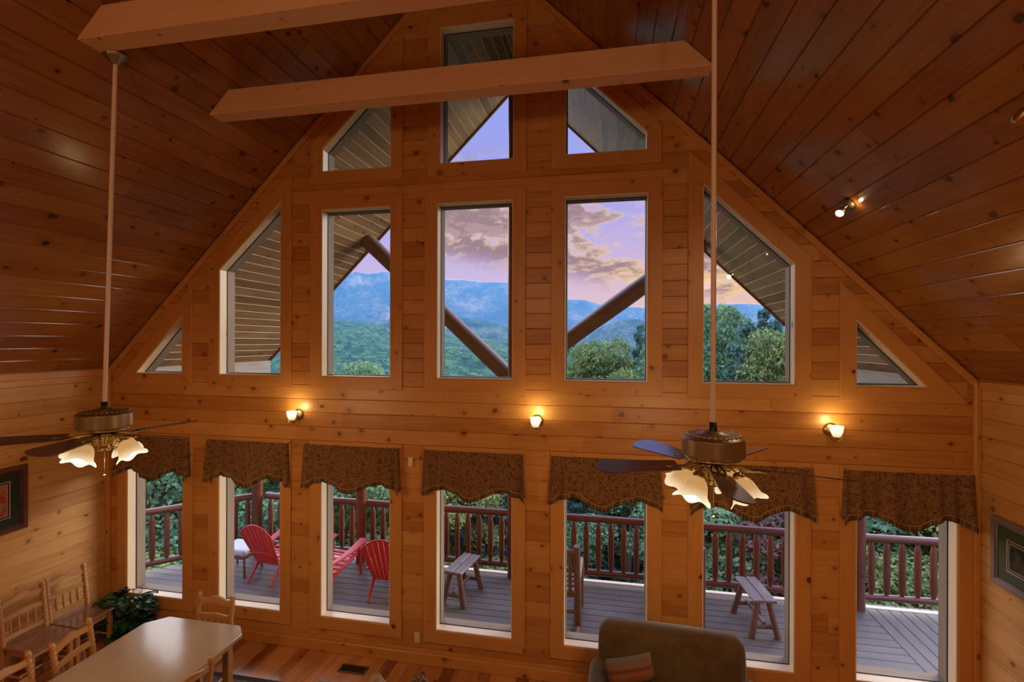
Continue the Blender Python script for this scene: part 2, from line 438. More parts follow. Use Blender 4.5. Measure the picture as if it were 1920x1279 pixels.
def f_bear(t, b, tcn):
    x, y, z = t.sep(tcn.outputs['Generated'])
    n = t.noise(t.comb(t.math('MULTIPLY', x, 7), 0, t.math('MULTIPLY', z, 3)), 2.4, 3, .6)
    h = t.math('ADD', z, t.math('MULTIPLY', t.math('SUBTRACT', n, .5), .05))
    c = t.ramp(h, [(.0, (.10, .031, .012)), (.20, (.14, .04, .015)), (.23, (.012, .010, .009)), (.27, (.040, .042, .030)), (.46, (.036, .038, .027)), (.50, (.012, .010, .009)), (.54, (.13, .046, .019)), (.66, (.21, .081, .031)), (.74, (.093, .037, .019)), (.80, (.19, .087, .043)), (.90, (.12, .09, .058)), (1, (.14, .105, .068))])
    t.put(b.inputs['Base Color'], c)
M['bear'] = fabric('tapestry_print', f_bear)
M['bearfig'] = bsdf('black_woven_figure', (.006, .006, .006), .9)[0]
def f_rug(t, b, tcn):
    n = t.noise(tcn.outputs['Object'], 30, 3)
    t.put(b.inputs['Base Color'], t.ramp(n, [(.4, (.13, .095, .07)), (.6, (.21, .165, .125))]))
M['rug'] = fabric('taupe_rug', f_rug)
M['rugedge'] = bsdf('dark_rug_border', (.05, .03, .02), .9)[0]
def f_art(cols, sc):
    def fn(t, b, tcn):
        n = t.noise(tcn.outputs['Object'], sc, 5, .6, .8)
        t.put(b.inputs['Base Color'], t.ramp(n, [(.3+.4*i/(len(cols)-1), c) for i, c in enumerate(cols)])); b.inputs['Roughness'].default_value = .25
        b.inputs['Coat Weight'].default_value = .6; b.inputs['Coat Roughness'].default_value = .05
    return fn
M['art_red'] = fabric('red_print', f_art([(.03, .012, .01), (.22, .03, .02), (.35, .06, .035), (.30, .20, .12), (.05, .03, .02)], 5))
M['art_blue'] = fabric('woodland_print', f_art([(.006, .012, .006), (.012, .022, .028), (.03, .045, .05), (.11, .07, .03), (.02, .014, .01)], 7))
def f_leaf(t, b, tcn):
    n = t.noise(tcn.outputs['Object'], 9, 3)
    t.put(b.inputs['Base Color'], t.ramp(n, [(.35, (.008, .028, .009)), (.6, (.02, .07, .018)), (.8, (.05, .12, .04))])); b.inputs['Roughness'].default_value = .35
M['houseleaf'] = fabric('houseplant_leaf', f_leaf)

# glass: a clear pane with a faint mirror reflection
m = bpy.data.materials.new('window_glass'); m.use_nodes = True; t = NT(m.node_tree); t.n.clear()
lw = t.node('ShaderNodeFresnel'); lw.inputs[0].default_value = 1.45
tr = t.node('ShaderNodeBsdfTransparent'); gl = t.node('ShaderNodeBsdfGlossy'); gl.inputs['Roughness'].default_value = 0.0
mx = t.node('ShaderNodeMixShader'); t.put(mx.inputs[0], lw.outputs[0]); t.l.new(tr.outputs[0], mx.inputs[1]); t.l.new(gl.outputs[0], mx.inputs[2])
ou = t.node('ShaderNodeOutputMaterial'); t.l.new(mx.outputs[0], ou.inputs[0]); M['glass'] = m

def lampglass(name, col, strength, hot):
    """frosted shade lit from inside; brighter where the bulb sits"""
    m = bpy.data.materials.new(name); m.use_nodes = True; t = NT(m.node_tree); t.n.clear()
    tcn = t.node('ShaderNodeTexCoord'); _, _, z = t.sep(tcn.outputs['Generated'])
    f = t.smooth(z, hot[0], hot[1])
    hotc = (1.0, .88, .60)
    em = t.node('ShaderNodeEmission'); t.put(em.inputs[0], t.mix(f, col, hotc)); t.put(em.inputs[1], t.math('ADD', strength*.62, t.math('MULTIPLY', f, strength*.5)))
    df = t.node('ShaderNodeBsdfPrincipled'); t.put(df.inputs['Base Color'], (.26, .17, .07)); df.inputs['Roughness'].default_value = .3
    ad = t.node('ShaderNodeAddShader'); t.l.new(em.outputs[0], ad.inputs[0]); t.l.new(df.outputs[0], ad.inputs[1])
    ou = t.node('ShaderNodeOutputMaterial'); t.l.new(ad.outputs[0], ou.inputs[0]); return m
M['fanshade'] = lampglass('amber_frosted_shade', (1.0, .56, .20), .80, (.62, -.05))
M['sconceshade'] = lampglass('frosted_sconce_shade', (1.0, .74, .40), 1.25, (.05, .55))
m, t, b = bsdf('bulb', (1, 1, 1), .5, emit=(1, .9, .7), estr=9); M['bulb'] = m
m, t, b = bsdf('spot_lens', (1, 1, 1), .5, emit=(1, .93, .75), estr=10); M['lens'] = m

def leafmat(name, cols, trans=.35):
    m = bpy.data.materials.new(name); m.use_nodes = True; t = NT(m.node_tree); t.n.clear()
    tcn = t.node('ShaderNodeTexCoord'); oi = t.node('ShaderNodeObjectInfo')
    gi = t.node('ShaderNodeNewGeometry')
    n = t.noise(tcn.outputs['Object'], .9, 3, .6)
    f = t.math('ADD', t.math('ADD', t.math('MULTIPLY', n, .7), t.math('MULTIPLY', gi.outputs['Random Per Island'], .45)), t.math('MULTIPLY', t.math('SUBTRACT', oi.outputs['Random'], .5), .35))
    k = len(cols)-1
    c = t.ramp(f, [(.25+.6*i/k, cc) for i, cc in enumerate(cols)])
    df = t.node('ShaderNodeBsdfDiffuse'); t.put(df.inputs[0], c)
    tl = t.node('ShaderNodeBsdfTranslucent'); t.put(tl.inputs[0], c)
    mx = t.node('ShaderNodeMixShader'); mx.inputs[0].default_value = trans; t.l.new(df.outputs[0], mx.inputs[1]); t.l.new(tl.outputs[0], mx.inputs[2])
    ou = t.node('ShaderNodeOutputMaterial'); t.l.new(mx.outputs[0], ou.inputs[0]); return m
M['leaf_green'] = leafmat('broadleaf_green', [(.05, .12, .06), (.12, .26, .12), (.23, .39, .17), (.38, .48, .20)])
M['leaf_yellow'] = leafmat('turning_leaves', [(.06, .14, .05), (.17, .27, .09), (.35, .40, .12), (.50, .42, .13)])
M['leaf_red'] = leafmat('autumn_red_leaves', [(.13, .15, .08), (.36, .14, .12), (.50, .22, .18), (.42, .34, .17)])
M['leaf_pine'] = leafmat('pine_needles', [(.03, .08, .065), (.065, .16, .12), (.12, .25, .17), (.19, .32, .19)], .2)
M['bark'] = bsdf('grey_bark', (.16, .13, .11), .9)[0]

# ------------------------------------------------------------------ the shell
def struct(name, mb, mat, parent=None, **k):
    o = mb.build(name, mat, parent, **k)
    if parent is None: o['kind'] = 'structure'
    return o

def planks(name, mat, origin, udir, vdir, ulen, vlen, pw, g=.006, dep=.008, parent=None, v0=0.0):
    """boards side by side along vdir, each with real bevelled edges, running along udir"""
    mb = MB(); o = Vector(origin); U = Vector(udir).normalized(); V = Vector(vdir).normalized(); N = U.cross(V)
    k0 = math.floor(v0/pw); a = v0
    while a < v0+vlen-1e-6:
        b2 = min((math.floor(a/pw+1e-6)+1)*pw, v0+vlen)
        def P(u, v, h): return o+U*u+V*(v-v0)-N*h
        va, vb = a, b2
        prof = [(va, dep), (va+g, 0), (vb-g, 0), (vb, dep)]
        for (q1, h1), (q2, h2) in zip(prof, prof[1:]):
            mb.face([P(0, q1, h1), P(ulen, q1, h1), P(ulen, q2, h2), P(0, q2, h2)], uv=[(0, q1+1e-4), (ulen, q1+1e-4), (ulen, q2-1e-4), (0, q2-1e-4)])
        a = b2
    if parent is None: return struct(name, mb, mat)
    return mb.build(name, mat, parent)

YL = WY-YB
EZ = ZR-(XR-XL)      # eave height left
EZR = ZR-(XE-XR)
# floor: U=+Y, V=-X gives N=+Z
planks('floor', M['floor'], (XE+.1, YB, 0), (0, 1, 0), (-1, 0, 0), YL+.1, XE-XL+.2, .13, g=.0015, dep=.001)
# left wall faces +X : U x V = +X  ->  U=+Y, V=+Z
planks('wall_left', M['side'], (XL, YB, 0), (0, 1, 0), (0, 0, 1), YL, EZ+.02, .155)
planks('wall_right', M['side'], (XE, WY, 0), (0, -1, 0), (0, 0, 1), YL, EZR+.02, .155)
sl = math.hypot(XR-XL, ZR-EZ); slr = math.hypot(XE-XR, ZR-EZR)
# left slope: normal towards inside (+X,-Z): U=+Y? Y x V with V=(1,0,1)/s2 -> (1*..)= (0,1,0)x(1,0,1) = (1,0,-1) ok
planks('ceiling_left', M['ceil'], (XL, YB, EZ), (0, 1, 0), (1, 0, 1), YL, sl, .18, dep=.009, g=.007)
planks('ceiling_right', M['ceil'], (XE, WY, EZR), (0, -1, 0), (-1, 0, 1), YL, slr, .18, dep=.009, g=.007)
mb = MB()
mb.face([(XL, YB, 0), (XL, YB, EZ), (XR, YB, ZR), (XE, YB, EZR), (XE, YB, 0)], uv=[(XL, 0), (XL, EZ), (XR, ZR), (XE, EZR), (XE, 0)])
struct('wall_rear', mb, M['wall'])

# window openings in the gable wall, (x, z) counter-clockwise
SZ, LZ, LT, UT, TB, TT = 3.034, .374, 2.20, 4.898, 5.302, 6.753
OFF = .41
xs = [(-5.706, -4.902), (-4.430, -3.614), (-3.125, -2.288), (-1.783, -.948), (-.4345, .392), (.888, 1.708), (2.198, 3.008)]
def roof(x, off=OFF): return ZR-abs(x-XR)-off
openings = []
for i, (a, b_) in enumerate(xs): openings.append(('lower', i, [(a, LZ), (b_, LZ), (b_, LT), (a, LT)]))
a, b_ = xs[0]; openings.append(('upper', 0, [(-5.60, SZ), (-4.918, SZ), (-4.918, roof(-4.918))]))
a, b_ = xs[1]; openings.append(('upper', 1, [(a, SZ), (b_, SZ), (b_, roof(b_, .44)), (a, roof(a, .39))]))
for i in (2, 3, 4):
    a, b_ = xs[i]; openings.append(('upper', i, [(a, SZ), (b_, SZ), (b_, UT), (a, UT)]))
a, b_ = xs[5]; openings.append(('upper', 5, [(a-.005, SZ), (b_, SZ), (b_, roof(b_, .40)), (a-.005, roof(a-.005, .42))]))
openings.append(('upper', 6, [(2.195, SZ), (2.785, SZ), (2.195, roof(2.195))]))
a, b_ = xs[2]; openings.append(('top', 2, [(a+.005, TB), (b_, TB), (b_, roof(b_)), (a+.005, roof(a+.005, .40))]))
a, b_ = xs[3]; openings.append(('top', 3, [(a+.03, TB), (b_+.005, TB), (b_+.005, TT), (a+.03, TT)]))
a, b_ = xs[4]; openings.append(('top', 4, [(a+.0, TB), (b_-.01, TB), (b_-.01, roof(b_-.01, .40)), (a+.0, roof(a))]))

def inpoly(p, poly):
    c = False; n = len(poly); x, y = p
    for i in range(n):
        x1, y1 = poly[i]; x2, y2 = poly[(i+1) % n]
        if (y1 > y) != (y2 > y) and x < (x2-x1)*(y-y1)/(y2-y1)+x1: c = not c
    return c
outer = [(XL, 0), (XE, 0), (XE, EZR), (XR, ZR), (XL, EZ)]
def wall_sheet(name, Y, mat, flip, groove, pw=.155):
    verts = []; edges = []; tagz = {}
    def addloop(L):
        b = len(verts); verts.extend(Vector(p) for p in L)
        edges.extend((b+i, b+(i+1) % len(L)) for i in range(len(L)))
    addloop(outer)
    for _, _, L in openings: addloop(L)
    gh = .006
    if groove:
        k = 1
        while k*pw < ZR-.1:
            for dz_ in (-gh, 0, gh):
                z = k*pw+dz_
                h = max(0, min(1, 1)) ; xl = XL if z < EZ else XR-(ZR-z); xr = XE if z < EZR else XR+(ZR-z)
                b = len(verts); verts.append(Vector((xl, z))); verts.append(Vector((xr, z))); edges.append((b, b+1))
            k += 1
    ov, oe, of, *_ = delaunay_2d_cdt(verts, edges, [], 0, 1e-5)
    mbw = MB()
    pts = []
    for p in ov:
        y = Y
        if groove:
            r_ = p.y/pw; 
            if abs(r_-round(r_))*pw < 1e-4 and round(r_) > 0: y = Y+.008
        pts.append((p.x, y, p.y))
    mbw.v = [Vector(p) for p in pts]
    for f in of:
        cx = sum(ov[i].x for i in f)/3; cy = sum(ov[i].y for i in f)/3
        if not inpoly((cx, cy), outer) or any(inpoly((cx, cy), L) for _, _, L in openings): continue
        f = list(f)
        ar = sum(ov[f[i]].x*ov[f[(i+1) % 3]].y-ov[f[(i+1) % 3]].x*ov[f[i]].y for i in range(3))
        if (ar > 0) == flip: f.reverse()      # +area looks at -Y
        mbw.f.append(tuple(f)); mbw.sm.append(False)
        row = math.floor(cy/pw)
        mbw.uv.append([(ov[i].x, min(max(ov[i].y, row*pw+1e-4), (row+1)*pw-1e-4)) for i in f])
    return mbw
WT = .20
mbw = wall_sheet('w', WY, None, False, True)
mb2 = wall_sheet('w', WY+WT, None, True, False)
b0 = len(mbw.v); mbw.v += mb2.v; mbw.f += [tuple(i+b0 for i in f) for f in mb2.f]; mbw.sm += mb2.sm; mbw.uv += mb2.uv
for _, _, L in openings:
    for i in range(len(L)):
        (x1, z1), (x2, z2) = L[i], L[(i+1) % len(L)]
        mbw.face([(x1, WY, z1), (x1, WY+WT, z1), (x2, WY+WT, z2), (x2, WY, z2)], (1, 0, 0))
struct('wall_back', mbw, M['wall'])

def offset_poly(L, d):
    n = len(L); out = []
    for i in range(n):
        p0, p1, p2 = Vector(L[i-1]), Vector(L[i]), Vector(L[(i+1) % n])
        e1 = (p1-p0).normalized(); e2 = (p2-p1).normalized()
        n1 = Vector((e1.y, -e1.x)); n2 = Vector((e2.y, -e2.x))   # outward for ccw
        m_ = (n1+n2); k = m_.length_squared
        out.append(p1+m_*(2*d/k))
    return out
def clampx(p): return Vector((max(XL+.002, min(XE-.002, p.x)), p.y))
def frame_ring(mbx, L, d0, d1, y0, y1, clamp=False):
    """mitred boards round an opening between offsets d0,d1 and depths y0 (front) y1 (back)"""
    A = offset_poly(L, d0); B = offset_poly(L, d1)
    if clamp: B = [clampx(p) for p in B]; A = [clampx(p) for p in A]
    n = len(L); c = .004
    A2 = offset_poly(L, d0+c*(1 if d1 > d0 else -1)); B2 = offset_poly(L, d1-c*(1 if d1 > d0 else -1))
    if clamp: B2 = [clampx(p) for p in B2]
    for i in range(n):
        j = (i+1) % n; g = ((A[j]-A[i])).normalized(); gv = (g.x, 0, g.y); mbx.newboard()
        P = lambda q, y: (q.x, y, q.y)
        mbx.face([P(A2[i], y0), P(B2[i], y0), P(B2[j], y0), P(A2[j], y0)][::1], gv)
        mbx.face([P(B2[i], y0), P(B[i], y0+c), P(B[j], y0+c), P(B2[j], y0)], gv)
        mbx.face([P(A[i], y0+c), P(A2[i], y0), P(A2[j], y0), P(A[j], y0+c)], gv)
        mbx.face([P(B[i], y0+c), P(B[i], y1), P(B[j], y1), P(B[j], y0+c)], gv)
        mbx.face([P(A[i], y1), P(A[i], y0+c), P(A[j], y0+c), P(A[j], y1)], gv)
        mbx.face([P(B[i], y1), P(A[i], y1), P(A[j], y1), P(B[j], y1)], gv)
order = sorted(range(len(openings)), key=lambda k: (openings[k][1], {'lower': 0, 'upper': 1, 'top': 2}[openings[k][0]]))
for n_, k in enumerate(order):
    kind, i, L = openings[k]
    wn = thing('window_%d' % (n_+1), kind='structure', loc=(sum(p[0] for p in L)/len(L), WY, min(p[1] for p in L)))
    inv = Matrix.Translation(-wn.location)
    parts = []
    mbx = MB(); frame_ring(mbx, L, -.004, .128, WY-.021, WY, clamp=True); parts.append(mbx.build('casing', M['casing'], wn))
    mbx = MB(); frame_ring(mbx, L, -.016, -.0015, WY-.012, WY+.095); parts.append(mbx.build('jamb', M['jamb'], wn))
    mbx = MB(); frame_ring(mbx, L, -.022, -.001, WY+.095, WY+.104); parts.append(mbx.build('gasket', M['gasket'], wn))
    mbx = MB(); frame_ring(mbx, L, -.020, -.001, WY+.104, WY+WT+.02); parts.append(mbx.build('outer_frame', M['sash'], wn))
    mbx = MB(); q = offset_poly(L, -.018); mbx.face([(p.x, WY+.100, p.y) for p in q], (1, 0, 0)); parts.append(mbx.build('glass', M['glass'], wn))
    for p in parts: p.data.transform(inv)

# trims
def trim(name, a, b_, w1, w2, up, mat=None):
    """board from a to b_; w1 across, w2 thick; up = direction of thickness"""
    a, b_ = Vector(a), Vector(b_); x = (b_-a).normalized(); z = Vector(up); z = (z-x*z.dot(x)).normalized(); y = z.cross(x)
    Mx = Matrix((x, y, z)).transposed().to_4x4(); Mx.translation = (a+b_)/2
    mbx = MB(); mbx.box((0, 0, 0), ((b_-a).length, w1, w2), Mx, 0, .005)
    return struct(name, mbx, mat or M['casing'])
s2 = math.sqrt(.5)
trim('trim_1', (XL+.02, WY-.014, EZ-.02-.02), (XR, WY-.014, ZR-.045), .055, .026, (0, -1, 0))
trim('trim_2', (XR, WY-.014, ZR-.045), (XE-.02, WY-.014, EZR-.04), .055, .026, (0, -1, 0))
trim('trim_3', (XL+.022, WY-.022, .0), (XL+.022, WY-.022, EZ-.02), .044, .044, (0, -1, 0))
trim('trim_4', (XE-.022, WY-.022, .0), (XE-.022, WY-.022, EZR-.02), .044, .044, (0, -1, 0))
trim('trim_5', (XL+.012, WY-.05, EZ-.045), (XL+.012, YB, EZ-.045), .075, .024, (1, 0, 0))
trim('trim_6', (XE-.012, WY-.05, EZR-.045), (XE-.012, YB, EZR-.045), .075, .024, (-1, 0, 0))
trim('baseboard_back', (XL+.05, WY-.011, .06), (XE-.05, WY-.011, .06), .12, .022, (0, -1, 0))
trim('baseboard_left', (XL+.011, WY-.05, .06), (XL+.011, YB, .06), .12, .022, (1, 0, 0))
trim('baseboard_right', (XE-.011, WY-.05, .06), (XE-.011, YB, .06), .12, .022, (-1, 0, 0))

# collar beams, ends cut to the slope
def collar(name, y0, y1, z0, z1):
    mbx = MB(); mbx.newboard()
    x0a, x0b = XR-(ZR-z0)+.004, XR-(ZR-z1)+.004; x1a, x1b = XR+(ZR-z0)-.004, XR+(ZR-z1)-.004
    c = .006; g = (1, 0, 0)
    pr = [(y0+c, z0), (y1-c, z0), (y1, z0+c), (y1, z1), (y0, z1), (y0, z0+c)]
    def X(z, s): return (XR-(ZR-z)+.004) if s < 0 else (XR+(ZR-z)-.004)
    for (ya, za), (yb, zb) in zip(pr, pr[1:]+pr[:1]):
        mbx.newboard(); mbx.face([(X(za, -1), ya, za), (X(zb, -1), yb, zb), (X(zb, 1), yb, zb), (X(za, 1), ya, za)][::-1], g)
    mbx.face([(X(z, -1), y, z) for y, z in pr], g); mbx.face([(X(z, 1), y, z) for y, z in reversed(pr)], g)
    o = mbx.build(name, M['beam']); return o
for y0, y1, lab in ((3.875, 4.045, 'pale pine collar beam crossing in front of the gable windows'), (2.735, 2.905, 'pale pine collar beam nearest the camera, cut off by the top edge')):
    o = collar('collar_beam', y0, y1, 5.50, 5.705); tag(o, lab, 'beam', 'collar beams under the ceiling')

# ------------------------------------------------------------------ outside: porch roof, deck, railing
DZ = -.10; YO = 7.90         # deck level, outer edge of the gable overhang
YD = 7.33                    # deck edge
XOL, XOR = XL-.12, XE+.12
# underside boards of the overhang (stained), then shingle deck above and fascia along the rake
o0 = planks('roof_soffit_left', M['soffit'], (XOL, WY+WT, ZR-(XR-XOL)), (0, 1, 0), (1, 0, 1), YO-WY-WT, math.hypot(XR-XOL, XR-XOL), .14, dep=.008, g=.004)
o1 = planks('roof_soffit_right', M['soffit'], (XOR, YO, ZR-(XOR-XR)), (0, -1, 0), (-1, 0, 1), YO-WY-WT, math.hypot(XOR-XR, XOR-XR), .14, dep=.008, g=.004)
mb = MB()
for (xa, za, xb, zb) in ((XOL-.15, ZR-(XR-XOL)-.15, XR, ZR), (XR, ZR, XOR+.15, ZR-(XOR-XR)-.15)):
    y0, y1, t0, t1 = YB-.2, YO+.02, .03, .26
    for h in (t0, t1): mb.face([(xa, y0, za+h), (xb, y0, zb+h), (xb, y1, zb+h), (xa, y1, za+h)], (0, 1, 0))
    mb.face([(xa, y1, za+t0), (xb, y1, zb+t0), (xb, y1, zb+t1), (xa, y1, za+t1)], (1, 0, 1))
    xe, ze = (xa, za) if abs(xa-XR) > .1 else (xb, zb)
    mb.face([(xe, y0, ze+t0), (xe, y1, ze+t0), (xe, y1, ze+t1), (xe, y0, ze+t1)], (0, 1, 0))
struct('roof', mb, M['rustic'])
for nm, x0, x1 in (('roof_fascia_left', XOL, XR), ('roof_fascia_right', XR, XOR)):
    mb = MB(); Z0 = ZR-abs(x0-XR); Z1 = ZR-abs(x1-XR)
    for h0, y0, y1 in ((-.03, YO-.02, YO+.02),):
        a = [(x0, y0, Z0+h0), (x1, y0, Z1+h0), (x1, y0, Z1+.24), (x0, y0, Z0+.24)]
        b_ = [(x, y1, z) for x, _, z in a]
        mb.face(a, (1, 0, 1)); mb.face(b_[::-1], (1, 0, 1)); mb.face([a[0], b_[0], b_[1], a[1]], (1, 0, 1))
    struct(nm, mb, M['rustic'])
# side eave boards that carry the overhang
for nm, x, lab in (('eave_board', XL-.0, 'grey weathered eave board running out beside the left window'), ('eave_board', XE+.0, 'grey weathered eave board running out beside the right window')):
    mb = MB(); z = ZR-abs(x-XR)
    mb.box((x, (WY+WT+YO)/2-.01, z-.15), (.06, YO-WY-WT-.06, .26), None, 1, .004)
    o = mb.build(nm, M['fascia']); tag(o, lab, 'board', 'eave boards')

deck_poly_y = YD
planks('deck', M['deck'], (XE+.20, WY+WT, DZ), (-1, 0, 0), (0, -1, 0), 8.7, 0.0, .14) if False else None
mb = MB(); y = WY+WT+.005; k = 0
def deckboard(x0, x1, y0, y1, along, z=DZ, th=.03):
    mb.box(((x0+x1)/2, (y0+y1)/2, z-th/2), (x1-x0, y1-y0, th), None, along, .004)
while y < YD-.02:
    xl = -8.6
    if y > 5.55: xl = -7.62+(y-5.55)*.985
    deckboard(xl, 3.36, y, min(y+.136, YD), 0); y += .142
x = 3.366
while x < 6.4:
    deckboard(x, x+.136, WY+.2, YD+.12, 1); x += .142
o = mb.build('deck', wood('deck_board', (.095, .075, .056), (.148, .118, .090), (.20, .162, .125), knots=.08, rough=.58, grain=.6)); o['kind'] = 'structure'
# pale rim joist cap along the outer edge
trim('deck_trim', (-5.80, YD+.03, DZ-.008), (6.4, YD+.03, DZ-.008), .075, .03, (0, 0, 1), M['jamb'])
trim('deck_joist', (-5.8, YD+.05, DZ-.16), (6.4, YD+.05, DZ-.16), .25, .04, (0, 1, 0), M['fascia'])
def deck_post(x, y, z1, lab, r=.085, z0=DZ):
    mb = MB(); n = 7
    pts = [(0, 0, (z1-z0)*i/n) for i in range(n+1)]
    mb.tube(pts, [r*(1+.05*math.sin(i*2.1+x)) for i in range(n+1)], 16)
    o = mb.build('log_post', M['log']); o.location = (x, y, z0); return tag(o, lab, 'post', 'log posts of the porch')
PY = YD-.07
deck_post(XR+.02, PY, 7.5, 'tallest log post, rising to the roof ridge in the middle of the view', .09)
deck_post(-3.86, PY, 2.62, 'log post between the two red chairs seen in the third window', .08)
deck_post(-5.72, PY-.03, 2.62, 'log post at the deck corner, left of the first red chair', .085)
deck_post(3.27, PY, 2.62, 'log post at the left edge of the rightmost lower window', .075)
# the V of round log braces
def logbrace(x0, z0, x1, z1, lab):
    mb = MB(); n = 8; y = YO-.30
    pts = [Vector((x0, y, z0)).lerp(Vector((x1, y, z1)), i/n) for i in range(n+1)]
    mb.tube(pts, [.128*(1+.04*math.sin(i*1.7)) for i in range(n+1)], 16)
    o = mb.build('log_brace', M['brace']); return tag(o, lab, 'brace', 'diagonal log braces outside the gable')
logbrace(-1.50, 2.86, -4.02, 5.60-.42, 'left diagonal log brace rising from the centre post to the roof')
logbrace(-1.30, 2.95, 1.35, 4.98-.10, 'right diagonal log brace rising past the tall window right of centre')
mb = MB(); mb.tube([(XR, PY+.02, 2.9), (XR, YO-.32, 2.9)], .05, 10)

# railings
def railing(name, p0, p1, lab, z0=DZ, h=.99, n=None, ends=True):
    p0, p1 = Vector((p0[0], p0[1], 0)), Vector((p1[0], p1[1], 0)); L = (p1-p0).length; ang = math.atan2((p1-p0).y, (p1-p0).x)
    t_ = thing(name, lab, 'railing', (p0.x, p0.y, z0), ang, 'log railings round the deck')
    mb = MB(); k = max(2, int(L/.5)); 
    mb.tube([(L*i/k, 0, h-.055) for i in range(k+1)], [.052*(1+.05*math.sin(i*2.3+p0.x)) for i in range(k+1)], 12); mb.build('top_rail', M['log'], t_)
    mb = MB(); mb.tube([(L*i/k, 0, .15) for i in range(k+1)], [.045*(1+.05*math.sin(i*1.9+p0.x)) for i in range(k+1)], 12); mb.build('bottom_rail', M['log'], t_)
    nb = max(2, round(L/.18))
    mb = MB()
    r = .041
    mb.tube([(0, 0, .175), (0, 0, .215), (0, 0, .26), (0, 0, h-.20), (0, 0, h-.15), (0, 0, h-.095)], [.018, .030, r, r, .030, .018], 10)
    first = mb.build('baluster', M['log'], t_)
    for i in range(nb):
        b_ = first if i == 0 else first.copy()
        if i: COL.objects.link(b_); b_.parent = t_
        b_.location = (L*(i+.5)/nb, 0, 0); b_.rotation_euler = (0, 0, rnd.uniform(0, 6))
    return t_
railing('deck_railing', (-5.62, YD-.02), (-3.95, YD-.02), 'log railing between the corner post and the post beside the red chairs')
railing('deck_railing', (-3.77, YD-.02), (XR-.08, YD-.02), 'log railing left of the tallest post, behind the left bench')
railing('deck_railing', (XR+.12, YD-.02), (3.19, YD-.02), 'long log railing right of the tallest post, behind the right bench')
railing('deck_railing', (3.36, YD-.0), (6.3, YD+.08), 'log railing seen through the rightmost lower window')
railing('deck_railing', (-7.9, 5.20), (-5.80, YD-.08), 'angled log railing seen through the leftmost lower window')

# ------------------------------------------------------------------ furniture on the deck
def rustic_bench(loc, rz, lab):
    t_ = thing('rustic_bench', lab, 'bench', loc, rz, 'rustic wooden benches on the deck')
    L, W, H = .62, .27, .46
    for s_ in (-1, 1):
        mb = MB(); mb.box((0, s_*(W/4+.003), H-.02), (L, W/2-.008, .036), None, 0, .008); mb.build('seat_plank', M['benchtop'], t_)
    for sx in (-1, 1):
        for sy in (-1, 1):
            mb = MB(); mb.tube([(sx*(L/2-.08), sy*.065, H-.04), (sx*(L/2-.03), sy*.155, .0)], [.036, .038], 10); mb.build('leg', M['rustic'], t_)
        mb = MB(); mb.tube([(sx*(L/2-.045), -.125, .13), (sx*(L/2-.045), .125, .13)], .027, 9); mb.build('stretcher', M['rustic'], t_)
    mb = MB(); mb.tube([(-L/2+.05, 0, .16), (L/2-.05, 0, .16)], .022, 9); mb.build('stretcher', M['rustic'], t_)
    return t_
rustic_bench((-1.97, 6.58, DZ), R(80), 'small rustic bench with two-plank top, left one by the centre post')
rustic_bench((1.82, 6.62, DZ), R(97), 'small rustic bench with two-plank top, right one under the right fan')

